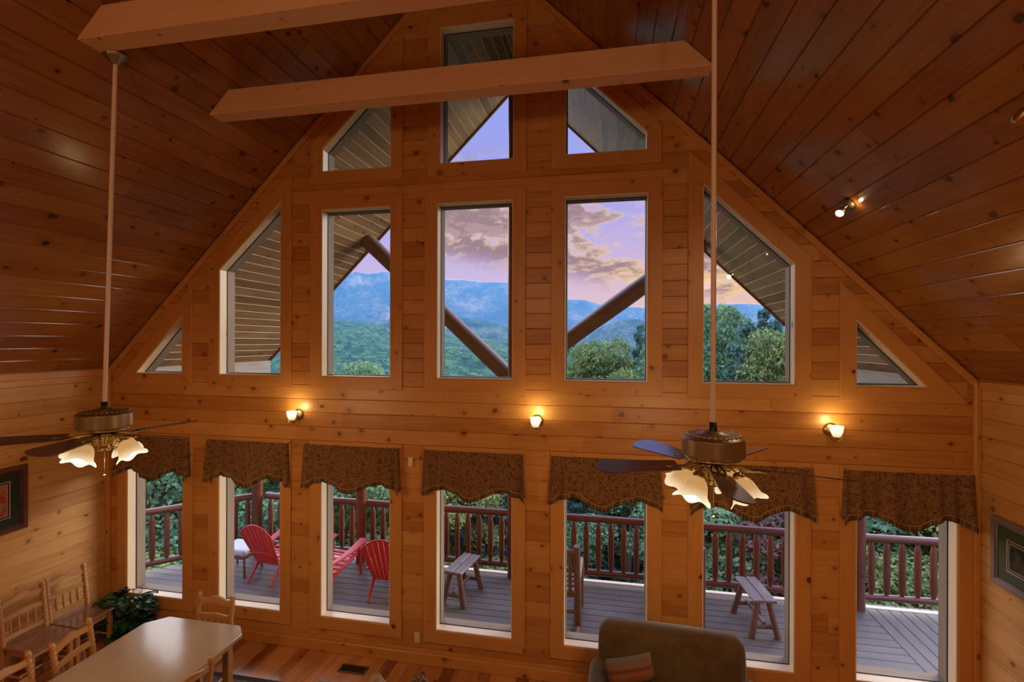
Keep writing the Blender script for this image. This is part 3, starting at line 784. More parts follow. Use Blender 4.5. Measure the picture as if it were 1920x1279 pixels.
def adirondack(loc, rz, lab):
    """faces +y"""
    t_ = thing('adirondack_chair', lab, 'chair', loc, rz, 'red adirondack chairs on the deck')
    m_ = M['red']
    # back: fanned slats as separate ridges in one shell
    mb = MB(); n = 7
    def backp(u, v, off=0):      # u -1..1, v 0..1
        wv = .19+.10*v*(1-.12*v); x = u*wv
        zt = .25+(.64-.14*u*u)*v
        y = -.12-.24*v-.02*(1-u*u)*1.0
        return Vector((x, y-off, zt))
    for k in range(n):
        u0, u1 = -1+2*k/n+.025, -1+2*(k+1)/n-.025
        for off, rev in ((0, False), (.02, True)):
            P = [[backp(u0+(u1-u0)*i/3, j/10, off+.008*math.sin(math.pi*i/3)*(1 if rev else -1)) for j in range(11)] for i in range(4)]
            if rev: P.reverse()
            mb.grid(P)
        for uu in (u0, u1): mb.grid([[backp(uu, j/10, 0) for j in range(11)], [backp(uu, j/10, .02) for j in range(11)]])
        mb.grid([[backp(u0+(u1-u0)*i/3, 1, o_) for i in range(4)] for o_ in (0, .02)])
    mb.build('back_slats', m_, t_)
    mb = MB()
    for v, r in ((.30, .013), ):
        mb.tube([backp(-1+2*i/10, v, .028) for i in range(11)], r, 8)
    P = [backp(-1+2*i/14, 1, .01) for i in range(15)]
    mb.tube(P, .014, 8)
    for s_ in (-1, 1): mb.tube([backp(s_, j/8, .01) for j in range(9)], .013, 8)
    mb.build('back_rim', m_, t_)
    mb = MB()
    for k in range(6):
        y = -.10+.088*k; z = .25+.10*(k/5)+(.0 if k < 5 else -.012)
        mb.box((0, y, z), (.45, .074, .018), None, 0, .005)
    mb.build('seat_slats', m_, t_)
    for s_ in (-1, 1):
        mb = MB()   # side stringer that runs back to the ground
        prof = [((.0), (s_*.225, .40, .325)), (0, (s_*.225, .1, .27)), (0, (s_*.215, -.12, .21)), (0, (s_*.205, -.30, .0))]
        mb.tube([p for _, p in prof], [.026, .028, .026, .017], 8); mb.build('rear_leg', m_, t_)
        mb = MB(); mb.tube([(s_*.255, .40, .50), (s_*.25, .40, .32), (s_*.26, .43, .0)], [.034, .03, .018], 8); mb.build('front_leg', m_, t_)
        mb = MB()
        P = []
        for i in range(9):
            a = i/8; y = -.22+.70*a; wd = .035+.035*a**1.2; z = .42+.10*a-.03*math.sin(a*math.pi)
            xc = s_*(.235+.04*a)
            P.append([(xc-wd, y, z), (xc, y, z+.012), (xc+wd, y, z)])
        mb.grid(P)
        mb.grid([[(x_, y_, z_-.018) for x_, y_, z_ in reversed(row)] for row in P])
        mb.grid([[row[0] for row in P], [(row[0][0], row[0][1], row[0][2]-.018) for row in P]])
        mb.grid([[row[2] for row in P], [(row[2][0], row[2][1], row[2][2]-.018) for row in P]])
        mb.grid([[P[8][i] for i in range(3)], [(P[8][i][0], P[8][i][1], P[8][i][2]-.018) for i in range(3)]])
        mb.build('armrest', m_, t_)
    return t_
a0 = adirondack((-4.90, 6.58, DZ), R(-8), 'red adirondack chair, back to us, seen through the second lower window')
for loc, rz, lab in (((-3.98, 6.50, DZ), R(-8), 'middle red adirondack chair, mostly hidden, only arm and legs show'), ((-2.98, 6.46, DZ), R(4), 'rightmost red adirondack chair, back to us, beside the log post')):
    c = copy_tree(a0); c.location = loc; c.rotation_euler = (0, 0, rz); c['label'] = lab

# low side table with a pale cushion beside the first red chair
t_ = thing('deck_ottoman', 'low dark footstool with pale cushion, left of the first red chair', 'footstool', (-5.52, 6.62, DZ))
mb = MB(); mb.rbox((0, 0, .36), (.46, .40, .10), .04); mb.build('cushion', M['white'], t_)
mb = MB()
for sx in (-1, 1): mb.box((sx*.2, 0, .28), (.03, .38, .04), None, 1, .004)
for sy in (-1, 1): mb.box((0, sy*.17, .28), (.42, .03, .04), None, 0, .004)
mb.build('frame', M['rustic'], t_)
for sx in (-1, 1):
    for sy in (-1, 1):
        mb = MB(); mb.tube([(sx*.2, sy*.17, .28), (sx*.22, sy*.19, 0)], .016, 8); mb.build('leg', M['rustic'], t_)

def log_rocker(loc, rz, lab):
    """faces +x"""
    t_ = thing('rocking_chair', lab, 'rocking chair', loc, rz, 'log rocking chairs on the deck')
    for s_ in (-1, 1):
        mb = MB(); mb.tube([(.40*math.cos(a)*1.0+.0, s_*.27, .045+.09*(a-math.pi*1.5)**2*1.6) for a in [math.pi*1.5+(-1.2+2.4*i/10) for i in range(11)]] if False else [(-.52+1.0*i/10, s_*.27, .03+.22*((i/10-.52)**2)) for i in range(11)], .028, 8); mb.build('rocker', M['rustic'], t_)
        mb = MB(); mb.tube([(-.22, s_*.27, .05), (-.24, s_*.27, .45), (-.36, s_*.26, 1.08)], [.045, .045, .036], 12); mb.build('back_post', M['rustic'], t_)
        mb = MB(); mb.tube([(.24, s_*.28, .05), (.24, s_*.28, .62)], .042, 12); mb.build('front_post', M['rustic'], t_)
        mb = MB(); mb.tube([(-.27, s_*.27, .60), (.30, s_*.28, .64)], .036, 10); mb.build('armrest', M['rustic'], t_)
    mb = MB()
    for k in range(5): mb.box((-.2+.10*k, 0, .41+.012*k), (.085, .50, .03), None, 1, .006)
    mb.build('seat', M['rustic'], t_)
    mb = MB()
    for k in range(4): mb.tube([(-.27, -.18+.12*k, .46), (-.345, -.18+.12*k, .98)], .022, 8)
    mb.build('back_spindles', M['rustic'], t_)
    mb = MB(); mb.tube([(-.355, -.25, 1.0), (-.355, .25, 1.0)], .034, 10); mb.tube([(-.262, -.25, .47), (-.262, .25, .47)], .03, 10); mb.build('back_rail', M['rustic'], t_)
    mb = MB(); mb.tube([(.24, -.27, .38), (.24, .27, .38)], .03, 10); mb.tube([(-.23, -.27, .22), (-.23, .27, .22)], .025, 8); mb.build('stretcher', M['rustic'], t_)
    return t_
r0 = log_rocker((-.62, 6.30, DZ), R(90), 'dark log rocking chair half hidden left of the middle lower window')
c = copy_tree(r0); c.location = (.86, 6.55, DZ); c.rotation_euler = (0, 0, R(90)); c['label'] = 'dark log rocking chair half hidden behind the right fan window'
mb = MB(); mb.rbox((0, 0, 0), (.06, .34, .42), .03, bulge=.02); cu = mb.build('white_cushion', M['white'])
cu.location = (.86, 6.55-.215, DZ+.74); cu.rotation_euler = (R(-10), 0, R(90)); tag(cu, 'pale back cushion tied on the right rocking chair', 'cushion')

# ------------------------------------------------------------------ ceiling fans
def fan(name, motor, canopy, ba, la, lab):
    mx_, my, mz = motor
    t_ = thing(name, lab, 'ceiling fan', (mx_, my, mz), 0, 'ceiling fans')
    # local origin = motor centre
    c = Vector(canopy)-Vector(motor)
    mb = MB(); mb.lathe([(0, .012), (.074, .012), (.078, 0), (.076, -.014), (.060, -.034), (.036, -.052), (.030, -.066), (.020, -.074), (0, -.076)], Matrix.Translation(c), 28); mb.build('canopy', M['nickel'], t_)
    mb = MB(); mb.tube([c+Vector((0, 0, -.05)), (0, 0, .115)], .0145, 14); mb.build('downrod', M['rod'], t_)
    mb = MB(); mb.lathe([(0, .125), (.020, .125), (.022, .085), (.026, .075), (0, .07)], None, 16); mb.build('rod_coupling', M['black'], t_)
    mb = MB(); mb.lathe([(0, .080), (.040, .079), (.060, .074), (.062, .071), (.115, .064), (.150, .052), (.163, .043), (.1675, .040), (.169, .037), (.169, .034), (.169, -.050), (.169, -.054), (.166, -.057), (.158, -.060), (.150, -.066), (.118, -.070), (0, -.070)], None, 40); mo = mb.build('motor_housing', M['motor'], t_)
    mb = MB()
    for k in range(30):
        a = 2*math.pi*k/30
        mb.rbox((.140*math.cos(a), .140*math.sin(a), .058), (.022, .012, .009), .004, n=2)
    mb.build('vent_beads', M['brass'], mo)
    mb = MB(); mb.lathe([(.118, -.066), (.146, -.066), (.150, -.070), (.146, -.078), (.120, -.080), (.070, -.082), (0, -.082)], None, 36)
    for k in range(44):
        a = 2*math.pi*k/44; mb.rbox((.146*math.cos(a), .146*math.sin(a), -.072), (.010, .010, .010), .005, n=2)
    mb.build('beaded_ring', M['brass'], mo)
    mb = MB(); mb.lathe([(.06, -.078), (.085, -.085), (.080, -.10), (.045, -.104), (0, -.104)], None, 28); mb.build('flywheel', M['black'], t_)
    # blades
    prim = None
    for k in range(5):
        a = R(ba+72*k)
        if prim is None:
            mb = MB(); N1 = 16; P = []; mb.newboard()
            pitch = R(-13)
            def bl(u, v):     # u along 0..1, v -1..1
                x = .205+.455*u
                wdt = .052+.022*min(1, u*1.4)
                tip = 1.0
                if u > .86: tip = math.sqrt(max(0, 1-((u-.86)/.14)**2*.72))
                y = v*wdt*tip
                return x+(.012*(1-v*v) if u > .95 else 0), y
            for side in (.0035, -.0035):
                P = [[(lambda q: (q[0], q[1]*math.cos(pitch), q[1]*math.sin(pitch)+side))(bl(i/N1, -1+2*j/8)) for j in range(9)] for i in range(N1+1)]
                if side < 0: P = [list(reversed(r_)) for r_ in P]
                mb.grid([[Vector(p) for p in r_] for r_ in P], smooth=False)
            # edges
            rim = [bl(i/N1, -1) for i in range(N1+1)]+[bl(1, -1+2*j/8) for j in range(1, 9)]+[bl(1-i/N1, 1) for i in range(1, N1+1)]+[bl(0, 1-2*j/8) for j in range(1, 9)]
            for (x1, y1), (x2, y2) in zip(rim, rim[1:]):
                q = lambda x, y, s_: (x, y*math.cos(pitch), y*math.sin(pitch)+s_)
                mb.face([q(x1, y1, -.0035), q(x2, y2, -.0035), q(x2, y2, .0035), q(x1, y1, .0035)], (1, 0, 0))
            for i in range(len(mb.uv)): mb.uv[i] = [(mb.v[vi].x, mb.v[vi].y) for vi in mb.f[i]]
            b_ = mb.build('blade', M['blade'], t_)
            mb = MB()
            for s_ in (-1, 1):
                pts = [(.055, s_*.010, .012), (.11, s_*.030, .002), (.16, s_*.036, -.010), (.20, s_*.022, -.010), (.235, s_*.012, -.006), (.27, s_*.026, -.004+.005*s_), (.285, s_*.006, -.004)]
                mb.tube(pts, [.007, .006, .006, .007, .006, .006, .005], 8)
            mb.tube([(.05, 0, .014), (.13, 0, .0), (.19, 0, -.012), (.27, 0, -.008)], [.010, .009, .009, .006], 8)
            iron = mb.build('blade_iron', M['brass'], b_)
            prim = b_
        else:
            b_ = prim.copy(); COL.objects.link(b_); b_.parent = t_
            ir = prim.children[0].copy(); COL.objects.link(ir); ir.parent = b_
        b_.location = (0, 0, -.112); b_.rotation_euler = (0, 0, a)
    # light kit
    mb = MB(); mb.lathe([(0, -.095), (.072, -.098), (.080, -.104), (.076, -.112), (.052, -.118), (.047, -.125), (.040, -.150), (.030, -.182), (.030, -.195), (.036, -.200), (.036, -.225), (.030, -.232), (0, -.234)], None, 28)
    for k in range(12):
        a = 2*math.pi*k/12; mb.tube([(.053*math.cos(a), .053*math.sin(a), -.120), (.034*math.cos(a), .034*math.sin(a), -.186)], .0045, 6)
    mb.build('light_kit_hub', M['brass'], t_)
    for k in range(4):
        a = R(la+90*k); Mx = Matrix.Rotation(a, 4, 'Z')
        mb = MB()
        T = lambda L: [Mx @ Vector(p) for p in L]
        mb.tube(T([(.04, 0, -.155), (.065, 0, -.120), (.10, 0, -.112), (.130, 0, -.128), (.142, 0, -.150)]), .0065, 8)
        sc_ = []                                    # scroll below
        for i in range(22):
            q = i/21*3.6*math.pi/1.6; rr = .036*(1-i/30)
            sc_.append((.088+rr*math.cos(q+1.2), 0, -.175+rr*math.sin(q+1.2)*1.25))
        mb.tube(T(sc_), .0048, 6)
        mb.tube(T([(.045, 0, -.205), (.062, .0, -.222), (.085, 0, -.215)]), .004, 6)
        arm = mb.build('light_arm', M['brass'], t_)
        tilt = R(28); Ms = Mx @ Matrix.Translation((.140, 0, -.140)) @ Matrix.Rotation(-tilt, 4, 'Y')
        mb = MB(); mb.lathe([(0, .012), (.018, .010), (.030, -.006), (.032, -.020), (.029, -.030)], Ms, 18); mb.build('shade_holder', M['brass'], arm)
        mb = MB()
        def wob(a_, i, r_, z_):
            q = max(0, min(1, (i-5)/3.5)); c_ = math.cos(a_*5); return (r_*(1+.09*q*c_), z_-.012*q*c_)
        mb.lathe([(.026, -.020), (.036, -.024), (.049, -.038), (.059, -.058), (.065, -.080), (.069, -.100), (.074, -.118), (.083, -.132), (.097, -.144), (.094, -.143), (.080, -.128), (.066, -.098), (.055, -.055), (.028, -.028)], None, 48, wob=wob)
        sh = mb.build('glass_shade', M['fanshade'], arm); sh.matrix_local = Ms
        mb = MB(); mb.lathe([(0, -.035), (.012, -.04), (.016, -.062), (.024, -.085), (.022, -.104), (.010, -.114), (0, -.116)], None, 14); bu = mb.build('bulb', M['bulb'], arm); bu.matrix_local = Ms
        wp = Vector(motor)+Ms @ Vector((0, 0, -.152))
        lamp_point('fan_bulb_light', wp, 11.5, (1.0, .64, .32), .045)
    mb = MB(); mb.tube([(.004, -.002, -.232), (.004, -.002, -.40)], .0016, 6); mb.lathe([(0, .0), (.007, -.004), (.008, -.012), (.004, -.02), (0, -.022)], Matrix.Translation((.004, -.002, -.398)), 10); mb.build('pull_chain', M['brass'], t_)
    return t_
fan('ceiling_fan', (-3.572, 2.93, 2.868), (-3.52, 2.96, 5.515), 3, 10, 'brass and walnut ceiling fan with lit shades, left one above the dining table')
fan('ceiling_fan', (.583, 2.93, 2.862), (.592, 2.96, 5.58), -163, 49, 'brass and walnut ceiling fan with lit shades, right one above the armchair')

# ------------------------------------------------------------------ wall sconces and spotlights
def sconce(x, z, lab):
    t_ = thing('wall_sconce', lab, 'wall lamp', (x, WY-.004, z), 0, 'lit wall sconces between the window rows')
    Mr = Matrix.Rotation(R(90), 4, 'X')
    mb = MB(); mb.lathe([(0, .022), (.030, .022), (.046, .014), (.060, .010), (.064, 0), (0, 0)], Mr, 28)
    o = mb.build('back_plate', M['brass'], t_)
    mb = MB(); mb.tube([(0, -.02, -.02), (0, -.05, -.058), (0, -.085, -.075), (0, -.115, -.065), (0, -.120, -.045)], [.008]*5, 10)
    for s_ in (-1, 1): mb.tube([(0, -.12, -.085), (s_*.03, -.12, -.078), (s_*.046, -.12, -.055), (s_*.050, -.12, -.035)], .005, 8)
    mb.build('arm', M['brass'], t_)
    mb = MB(); mb.lathe([(0, -.048), (.028, -.044), (.036, -.030), (.047, .0), (.053, .035), (.055, .052), (.051, .052), (.045, .0), (.03, -.03), (0, -.04)], Matrix.Translation((0, -.12, 0)), 28)
    mb.build('glass_shade', M['sconceshade'], t_)
    lamp_point('sconce_light', (x, WY-.124, z+.075), 2.6, (1.0, .74, .34), .03)
    return t_
sconce(-3.40, 2.610, 'lit frosted glass wall sconce, leftmost of three, above the second valance')
sconce(-.70, 2.630, 'lit frosted glass wall sconce in the middle, below the centre windows')
sconce(2.00, 2.640, 'lit frosted glass wall sconce, rightmost of three, right of the right fan')

def spot(loc, aim, lab):
    n = Vector((-1, 0, -1)).normalized()
    t_ = thing('ceiling_spotlight', lab, 'spotlight', loc, 0, 'small spotlights on the right ceiling slope')
    q = n.to_track_quat('Z', 'Y').to_matrix().to_4x4()
    mb = MB(); mb.lathe([(0, 0), (.052, 0), (.050, .012), (.036, .026), (.014, .032), (0, .033)], q, 24); mb.build('base', M['ventm'], t_)
    h = n*.085
    mb = MB(); mb.tube([n*.028, h], .011, 10); mb.build('stem', M['brass'], t_)
    a = Vector(aim).normalized(); Q = Matrix.Translation(h) @ a.to_track_quat('Z', 'Y').to_matrix().to_4x4()
    mb = MB(); mb.lathe([(0, -.032), (.020, -.028), (.030, -.012), (.033, .022), (.033, .036), (.029, .036), (.027, .022)], Q, 22); hd = mb.build('head', M['brass'], t_)
    mb = MB(); mb.lathe([(0, .030), (.029, .030)], Q, 22); mb.build('lens', M['lens'], hd)
    d_ = bpy.data.lights.new('spot_bulb', 'SPOT'); d_.energy = 18; d_.color = (1, .78, .5); d_.spot_size = R(95); d_.spot_blend = .6; d_.shadow_soft_size = .03
    o = bpy.data.objects.new('spot_bulb', d_); COL.objects.link(o); o.location = Vector(loc)+h+a*.05; o.rotation_euler = a.to_track_quat('-Z', 'Y').to_euler()
    lamp_point('spot_spill', Vector(loc)+h*1.0+Vector((.06, -.06, .015)), .25, (1, .7, .4), .012)
def onslope(x, y): return (x, y, ZR-(x-XR))
spot(onslope(1.785, 4.11), (-.55, -.55, -.65), 'small lit brass spotlight on the ceiling slope, right of the windows')
spot(onslope(1.80, 2.47), (-.2, .75, -.6), 'small brass spotlight cut off at the right edge')

# ------------------------------------------------------------------ valances
def valance(i, x0, x1, z1, lab, seed):
    r_ = random.Random(seed); y0 = WY-.055
    t_ = thing('window_valance', lab, 'valance', ((x0+x1)/2, y0, z1), 0, 'brown patterned valances over the lower windows')
    W = x1-x0; n = 150
    ph = [r_.uniform(0, 6.28) for _ in range(5)]
    skew = r_.uniform(-.03, .03)
    def bottom(u):       # scalloped hem, long in the middle and at both ends
        c = .5+skew
        d_ = -.385-.085*math.exp(-((u-c)/.15)**2)+.036*math.exp(-((u-.2)/.12)**2)+.036*math.exp(-((u-.80)/.12)**2)-.06*abs(2*u-1)**6
        return d_
    def fold(u, v):
        a = .012+.020*v
        e = abs(2*u-1)**3
        return a*(math.sin(u*43+ph[0]+1.5*math.sin(u*9+ph[1]))*(.35+.75*e)+.45*math.sin(u*21+ph[2]))
    def P(u, v, off=0):
        z = bottom(u)*v
        flare = 1+.05*v*(abs(2*u-1)**2)
        x = (u-.5)*W*flare
        y = -fold(u, v)-.012*v+off
        g = .008*math.sin(u*150+ph[3])*math.exp(-v*7)
        return Vector((x, y+g, z))
    mb = MB()
    rows = [[P(k/n, j/14) for j in range(15)] for k in range(n+1)]
    mb.grid(rows)
    for s_, u in ((-1, 0.0), (1, 1.0)):     # returns to the wall
        mb.grid([[P(u, j/14) for j in range(15)], [Vector((P(u, j/14).x, .05, P(u, j/14).z)) for j in range(15)]])
    for f_i in range(len(mb.uv)): mb.uv[f_i] = [(mb.v[q].x+i*3.3, mb.v[q].z+i*1.7) for q in mb.f[f_i]]
    fb = mb.build('fabric', M['valance'], t_)
    md = fb.modifiers.new('thickness', 'SOLIDIFY'); md.thickness = .003
    mb = MB()
    fr = []
    for k in range(n*2+1):
        u = k/(n*2); p = P(u, 1); j_ = .004*math.sin(k*1.9)+.003*math.sin(k*3.7)
        fr.append([p+Vector((0, -.002, .004)), p+Vector((0, -.004+.003*math.sin(k*1.3), -.022)), p+Vector((.002*math.sin(k*2.3), -.002, -.045+j_))])
    mb.grid(fr)
    for f_i in range(len(mb.uv)): mb.uv[f_i] = [(mb.v[q].x, mb.v[q].z) for q in mb.f[f_i]]
    o = mb.build('fringe', M['fringe'], t_); md = o.modifiers.new('thickness', 'SOLIDIFY'); md.thickness = .004
    mb = MB(); mb.tube([P(k/n, 1)+Vector((0, -.004, .004)) for k in range(n+1)], .0055, 6); mb.build('braid', M['braid'], t_)
    mb = MB(); mb.tube([(-W/2+.012, .022, -.014), (W/2-.012, .022, -.014)], .006, 8)
    for s_ in (-1, 1): mb.tube([(s_*(W/2-.014), .018, -.014), (s_*(W/2-.014), .034, -.014)], .006, 8)
    mb.build('curtain_rod', M['rod'], t_)
labs = ['leftmost brown paisley valance, partly behind the left fan lights', 'brown paisley valance over the window with the first red chair', 'brown paisley valance left of the small white box on the wall',
        'brown paisley valance in the centre, right of the small white box', 'brown paisley valance behind the left blades of the right fan', 'brown paisley valance directly behind the right fan lights', 'rightmost and widest looking brown paisley valance']
vx = [(-5.80, -4.815), (-4.545, -3.515), (-3.30, -2.19), (-1.90, -.845), (-.545, .50), (.80, 1.83), (2.10, 3.095)]
for i, (a, b_) in enumerate(vx): valance(i, a, b_, 2.290, labs[i], 11+i)

# ------------------------------------------------------------------ small wall and floor items
t_ = thing('door_chime', 'small white plastic box on the wall between two valances', 'wall sensor', (-2.059, WY-.0045, 2.15))
mb = MB(); mb.box((0, -.012, 0), (.052, .024, .10), None, 2, .006); mb.build('housing', M['chime'], t_)
mb = MB(); mb.box((0, -.0255, .018), (.030, .003, .012), None, 0, .001); mb.build('button', M['plate'], t_)
t_ = thing('wall_outlet', 'almond outlet cover low on the wall below the white box', 'outlet', (-1.985, WY-.0045, .276))
mb = MB(); mb.box((0, -.003, 0), (.070, .006, .115), None, 2, .002); mb.build('cover_plate', M['plate'], t_)
for s_ in (-1, 1):
    mb = MB(); mb.box((0, -.0075, s_*.024), (.030, .003, .028), None, 0, .001); mb.build('socket', M['chime'], t_)
t_ = thing('floor_vent', 'dark brass floor register near the wall below the third window', 'floor vent', (-2.60, 4.73, .001))
mb = MB()
mb.box((0, -.055, .003), (.30, .02, .006)); mb.box((0, .055, .003), (.30, .02, .006)); mb.box((-.14, 0, .003), (.02, .10, .006)); mb.box((.14, 0, .003), (.02, .10, .006))
mb.build('frame', M['ventm'], t_)
mb = MB()
for k in range(13): mb.box((-.12+.02*k, 0, .0025), (.006, .09, .004))
mb.build('louvres', M['black'], t_)
mb = MB(); mb.box((0, 0, .001), (.27, .09, .001)); mb.build('duct', M['black'], t_)

def picture(loc, rz, w_, h_, frame, mat, line, art, lab, fw=.045):
    """hangs on a wall, faces -y locally"""
    t_ = thing('framed_picture', lab, 'picture', loc, rz)
    L = [(-w_/2, -h_/2), (w_/2, -h_/2), (w_/2, h_/2), (-w_/2, h_/2)]
    mb = MB(); frame_ring(mb, L, -fw, 0, -.034, -.001); frame_ring(mb, L, -fw-.012, -fw+.001, -.024, -.001); mb.build('frame', frame, t_)
    mb = MB(); mb.box((0, -.009, 0), (w_-2*fw-.01, .010, h_-2*fw-.01)); mb.build('mat_board', mat, t_)
    i1 = fw+.10
    L2 = offset_poly(L, -i1); mb = MB(); frame_ring(mb, [tuple(p) for p in L2], -.010, 0, -.018, -.012); frame_ring(mb, [tuple(p) for p in L2], -.034, -.024, -.018, -.012); mb.build('mat_border', line, t_)
    mb = MB(); mb.box((0, -.0145, 0), (w_-2*i1-.06, .003, h_-2*i1-.06)); mb.build('print', art, t_)
    return t_
picture((XL+.001, 3.66, 1.81), R(90), .86, .665, M['darkframe'], M['mat_dark'], M['mat_line'], M['art_red'], 'dark framed print with black mat on the left wall, cut by the edge')
picture((XE-.001, 4.37, 1.735), R(-90), .80, .55, M['greyframe'], M['mat_green'], M['mat_line'], M['art_blue'], 'framed woodland print with green mat on the right wall')

# ------------------------------------------------------------------ dining set
def dining_chair(loc, rz, lab, grp='honey pine dining chairs'):
    """faces +y, twisted back posts"""
    t_ = thing('dining_chair', lab, 'chair', loc, rz, grp); W = .40; D = .38; H = .455; BH = .915
    mb = MB(); mb.box((0, 0, H-.012), (W+.01, D+.02, .026), None, 0, .008); mb.build('seat', M['seatwood'], t_)
    mb = MB()
    mb.box((0, D/2-.03, H-.055), (W-.07, .02, .055), None, 0, .003); mb.box((0, -D/2+.03, H-.055), (W-.07, .02, .055), None, 0, .003)
    for s_ in (-1, 1): mb.box((s_*(W/2-.035), 0, H-.055), (.02, D-.09, .055), None, 1, .003)
    mb.build('apron', M['chair'], t_)
    for s_ in (-1, 1):
        mb = MB(); mb.box((s_*(W/2-.028), D/2-.03, (H-.025)/2), (.042, .042, H-.025), None, 2, .005); mb.build('front_leg', M['chair'], t_)
        # rope-turned rear post, leaning back above the seat
        mb = MB(); P = []; n = 64; na = 18
        for k in range(na):
            row = []
            for i in range(n+1):
                z = BH*i/n; yb = -D/2+.025-(.0 if z < H else (z-H)*.13)-(.06*(H-z)/H*.3 if z < H else 0)
                tw = 1.0 if (z > H+.03 and z < BH-.02) else 0.0
                a = 2*math.pi*k/na; r_ = .0225+tw*.0055*math.sin(3*a-z*140)
                if z >= BH-.012: r_ *= .7
                row.append((s_*(W/2-.012)+r_*math.cos(a), yb+r_*math.sin(a), z))
            P.append(row)
        mb.grid(P, closeu=True); mb.face([P[k][-1] for k in range(na)], (1, 0, 0)); mb.build('back_post', M['chair'], t_)
    def slat(name, z0, z1, wav, th=.018):
        mb = MB(); n = 20; rows = []
        for i in range(n+1):
            u = -1+2*i/n; x = u*(W/2-.02)
            zt = z1+wav*(math.cos(u*math.pi*1.5)*.5+.3-.6*abs(u)**3); zb = z0+wav*.35*math.cos(u*math.pi)
            y = lambda z: -D/2+.025-(z-H)*.13-.012*(1-u*u)
            rows.append([(x, y(zb)-th/2, zb), (x, y(zt)-th/2, zt), (x, y(zt)+th/2, zt), (x, y(zb)+th/2, zb), (x, y(zb)-th/2, zb)])
        mb.grid(rows, smooth=False)
        for i_ in range(len(mb.uv)): mb.uv[i_] = [(mb.v[q].x, mb.v[q].z) for q in mb.f[i_]]
        mb.build(name, M['chair'], t_)
    slat('crest_rail', BH-.095, BH-.045, .024, .022); slat('middle_rail', BH-.235, BH-.190, .004, .020); slat('lower_rail', H+.04, H+.082, 0, .020)
    for k in range(4):
        x = (-1.5+k)*.072
        y = lambda z: -D/2+.015-(z-H)*.13
        mb = MB(); za, zb = H+.08, BH-.22; mb.tube([(x, y(za), za), (x, y((za+zb)/2), (za*2+zb)/3), (x, y((za+zb)/2), (za+zb)/2), (x, y(zb), zb)], [.008, .014, .010, .008], 8); mb.build('spindle', M['chair'], t_)
    for s_ in (-1, 1):
        mb = MB(); mb.tube([(s_*(W/2-.03), -D/2+.02, .17), (s_*(W/2-.03), D/2-.03, .17)], .011, 8); mb.build('stretcher', M['chair'], t_)
    mb = MB(); mb.tube([(-W/2+.03, 0, .17), (W/2-.03, 0, .17)], .011, 8); mb.build('stretcher', M['chair'], t_)
    return t_
c0 = dining_chair((-5.59, 4.345, 0), R(-90), 'pine dining chair against the left wall, the one nearest the plant')
def chair_at(loc, rz, lab):
    c = copy_tree(c0); c.location = loc; c.rotation_euler = (0, 0, rz); c['label'] = lab; return c
chair_at((-5.58, 3.925, 0), R(-90), 'pine dining chair against the left wall at the left edge')
chair_at((-4.33, 3.50, .0128), R(-76), 'pine dining chair tucked under the left side of the table, farther one')
chair_at((-4.33, 3.00, .0128), R(-80), 'pine dining chair tucked under the table left side, cut by bottom edge')
chair_at((-3.80, 4.00, .0128), R(180), 'pine dining chair at the far end of the table, facing us')
chair_at((-3.32, 3.21, .0128), R(84), 'pine dining chair on the right side of the table, top only showing')

t_ = thing('dining_table', 'pale pine dining table with clipped corners and glossy top', 'table', (-3.765, 3.0, .0128))
mb = MB(); hx, hy, cc = .515, 1.03, .14; TZ = .76
oct_ = [(-hx+cc, -hy), (hx-cc, -hy), (hx, -hy+cc), (hx, hy-cc*.8), (hx-cc*.8, hy), (-hx+cc, hy), (-hx, hy-cc), (-hx, -hy+cc)]
mb.newboard(); g = .005
def ring(off, z): return [(p.x, p.y, z) for p in offset_poly(oct_, off)]
mb.face(ring(-g, TZ), (0, 1, 0)); A = ring(-g, TZ); B = ring(0, TZ-g); C_ = ring(0, TZ-.034)
for X1, X2 in ((B, A), (C_, B)):
    for i in range(8):
        j = (i+1) % 8; mb.face([X1[i], X1[j], X2[j], X2[i]], Vector(X1[j])-Vector(X1[i]))
mb.face(list(reversed(C_)), (0, 1, 0)); mb.build('tabletop', M['table'], t_)
mb = MB()
for s_ in (-1, 1):
    mb.box((s_*(hx-.09), 0, TZ-.075), (.022, 2*hy-.30, .08), None, 1, .003); mb.box((0, s_*(hy-.13), TZ-.075), (2*hx-.24, .022, .08), None, 0, .003)
mb.build('apron', M['chair'], t_)
for sx in (-1, 1):
    for sy in (-1, 1):
        mb = MB(); mb.box((sx*(hx-.115), sy*(hy-.155), (TZ-.034)/2), (.065, .065, TZ-.036), None, 2, .006); mb.build('leg', M['chair'], t_)

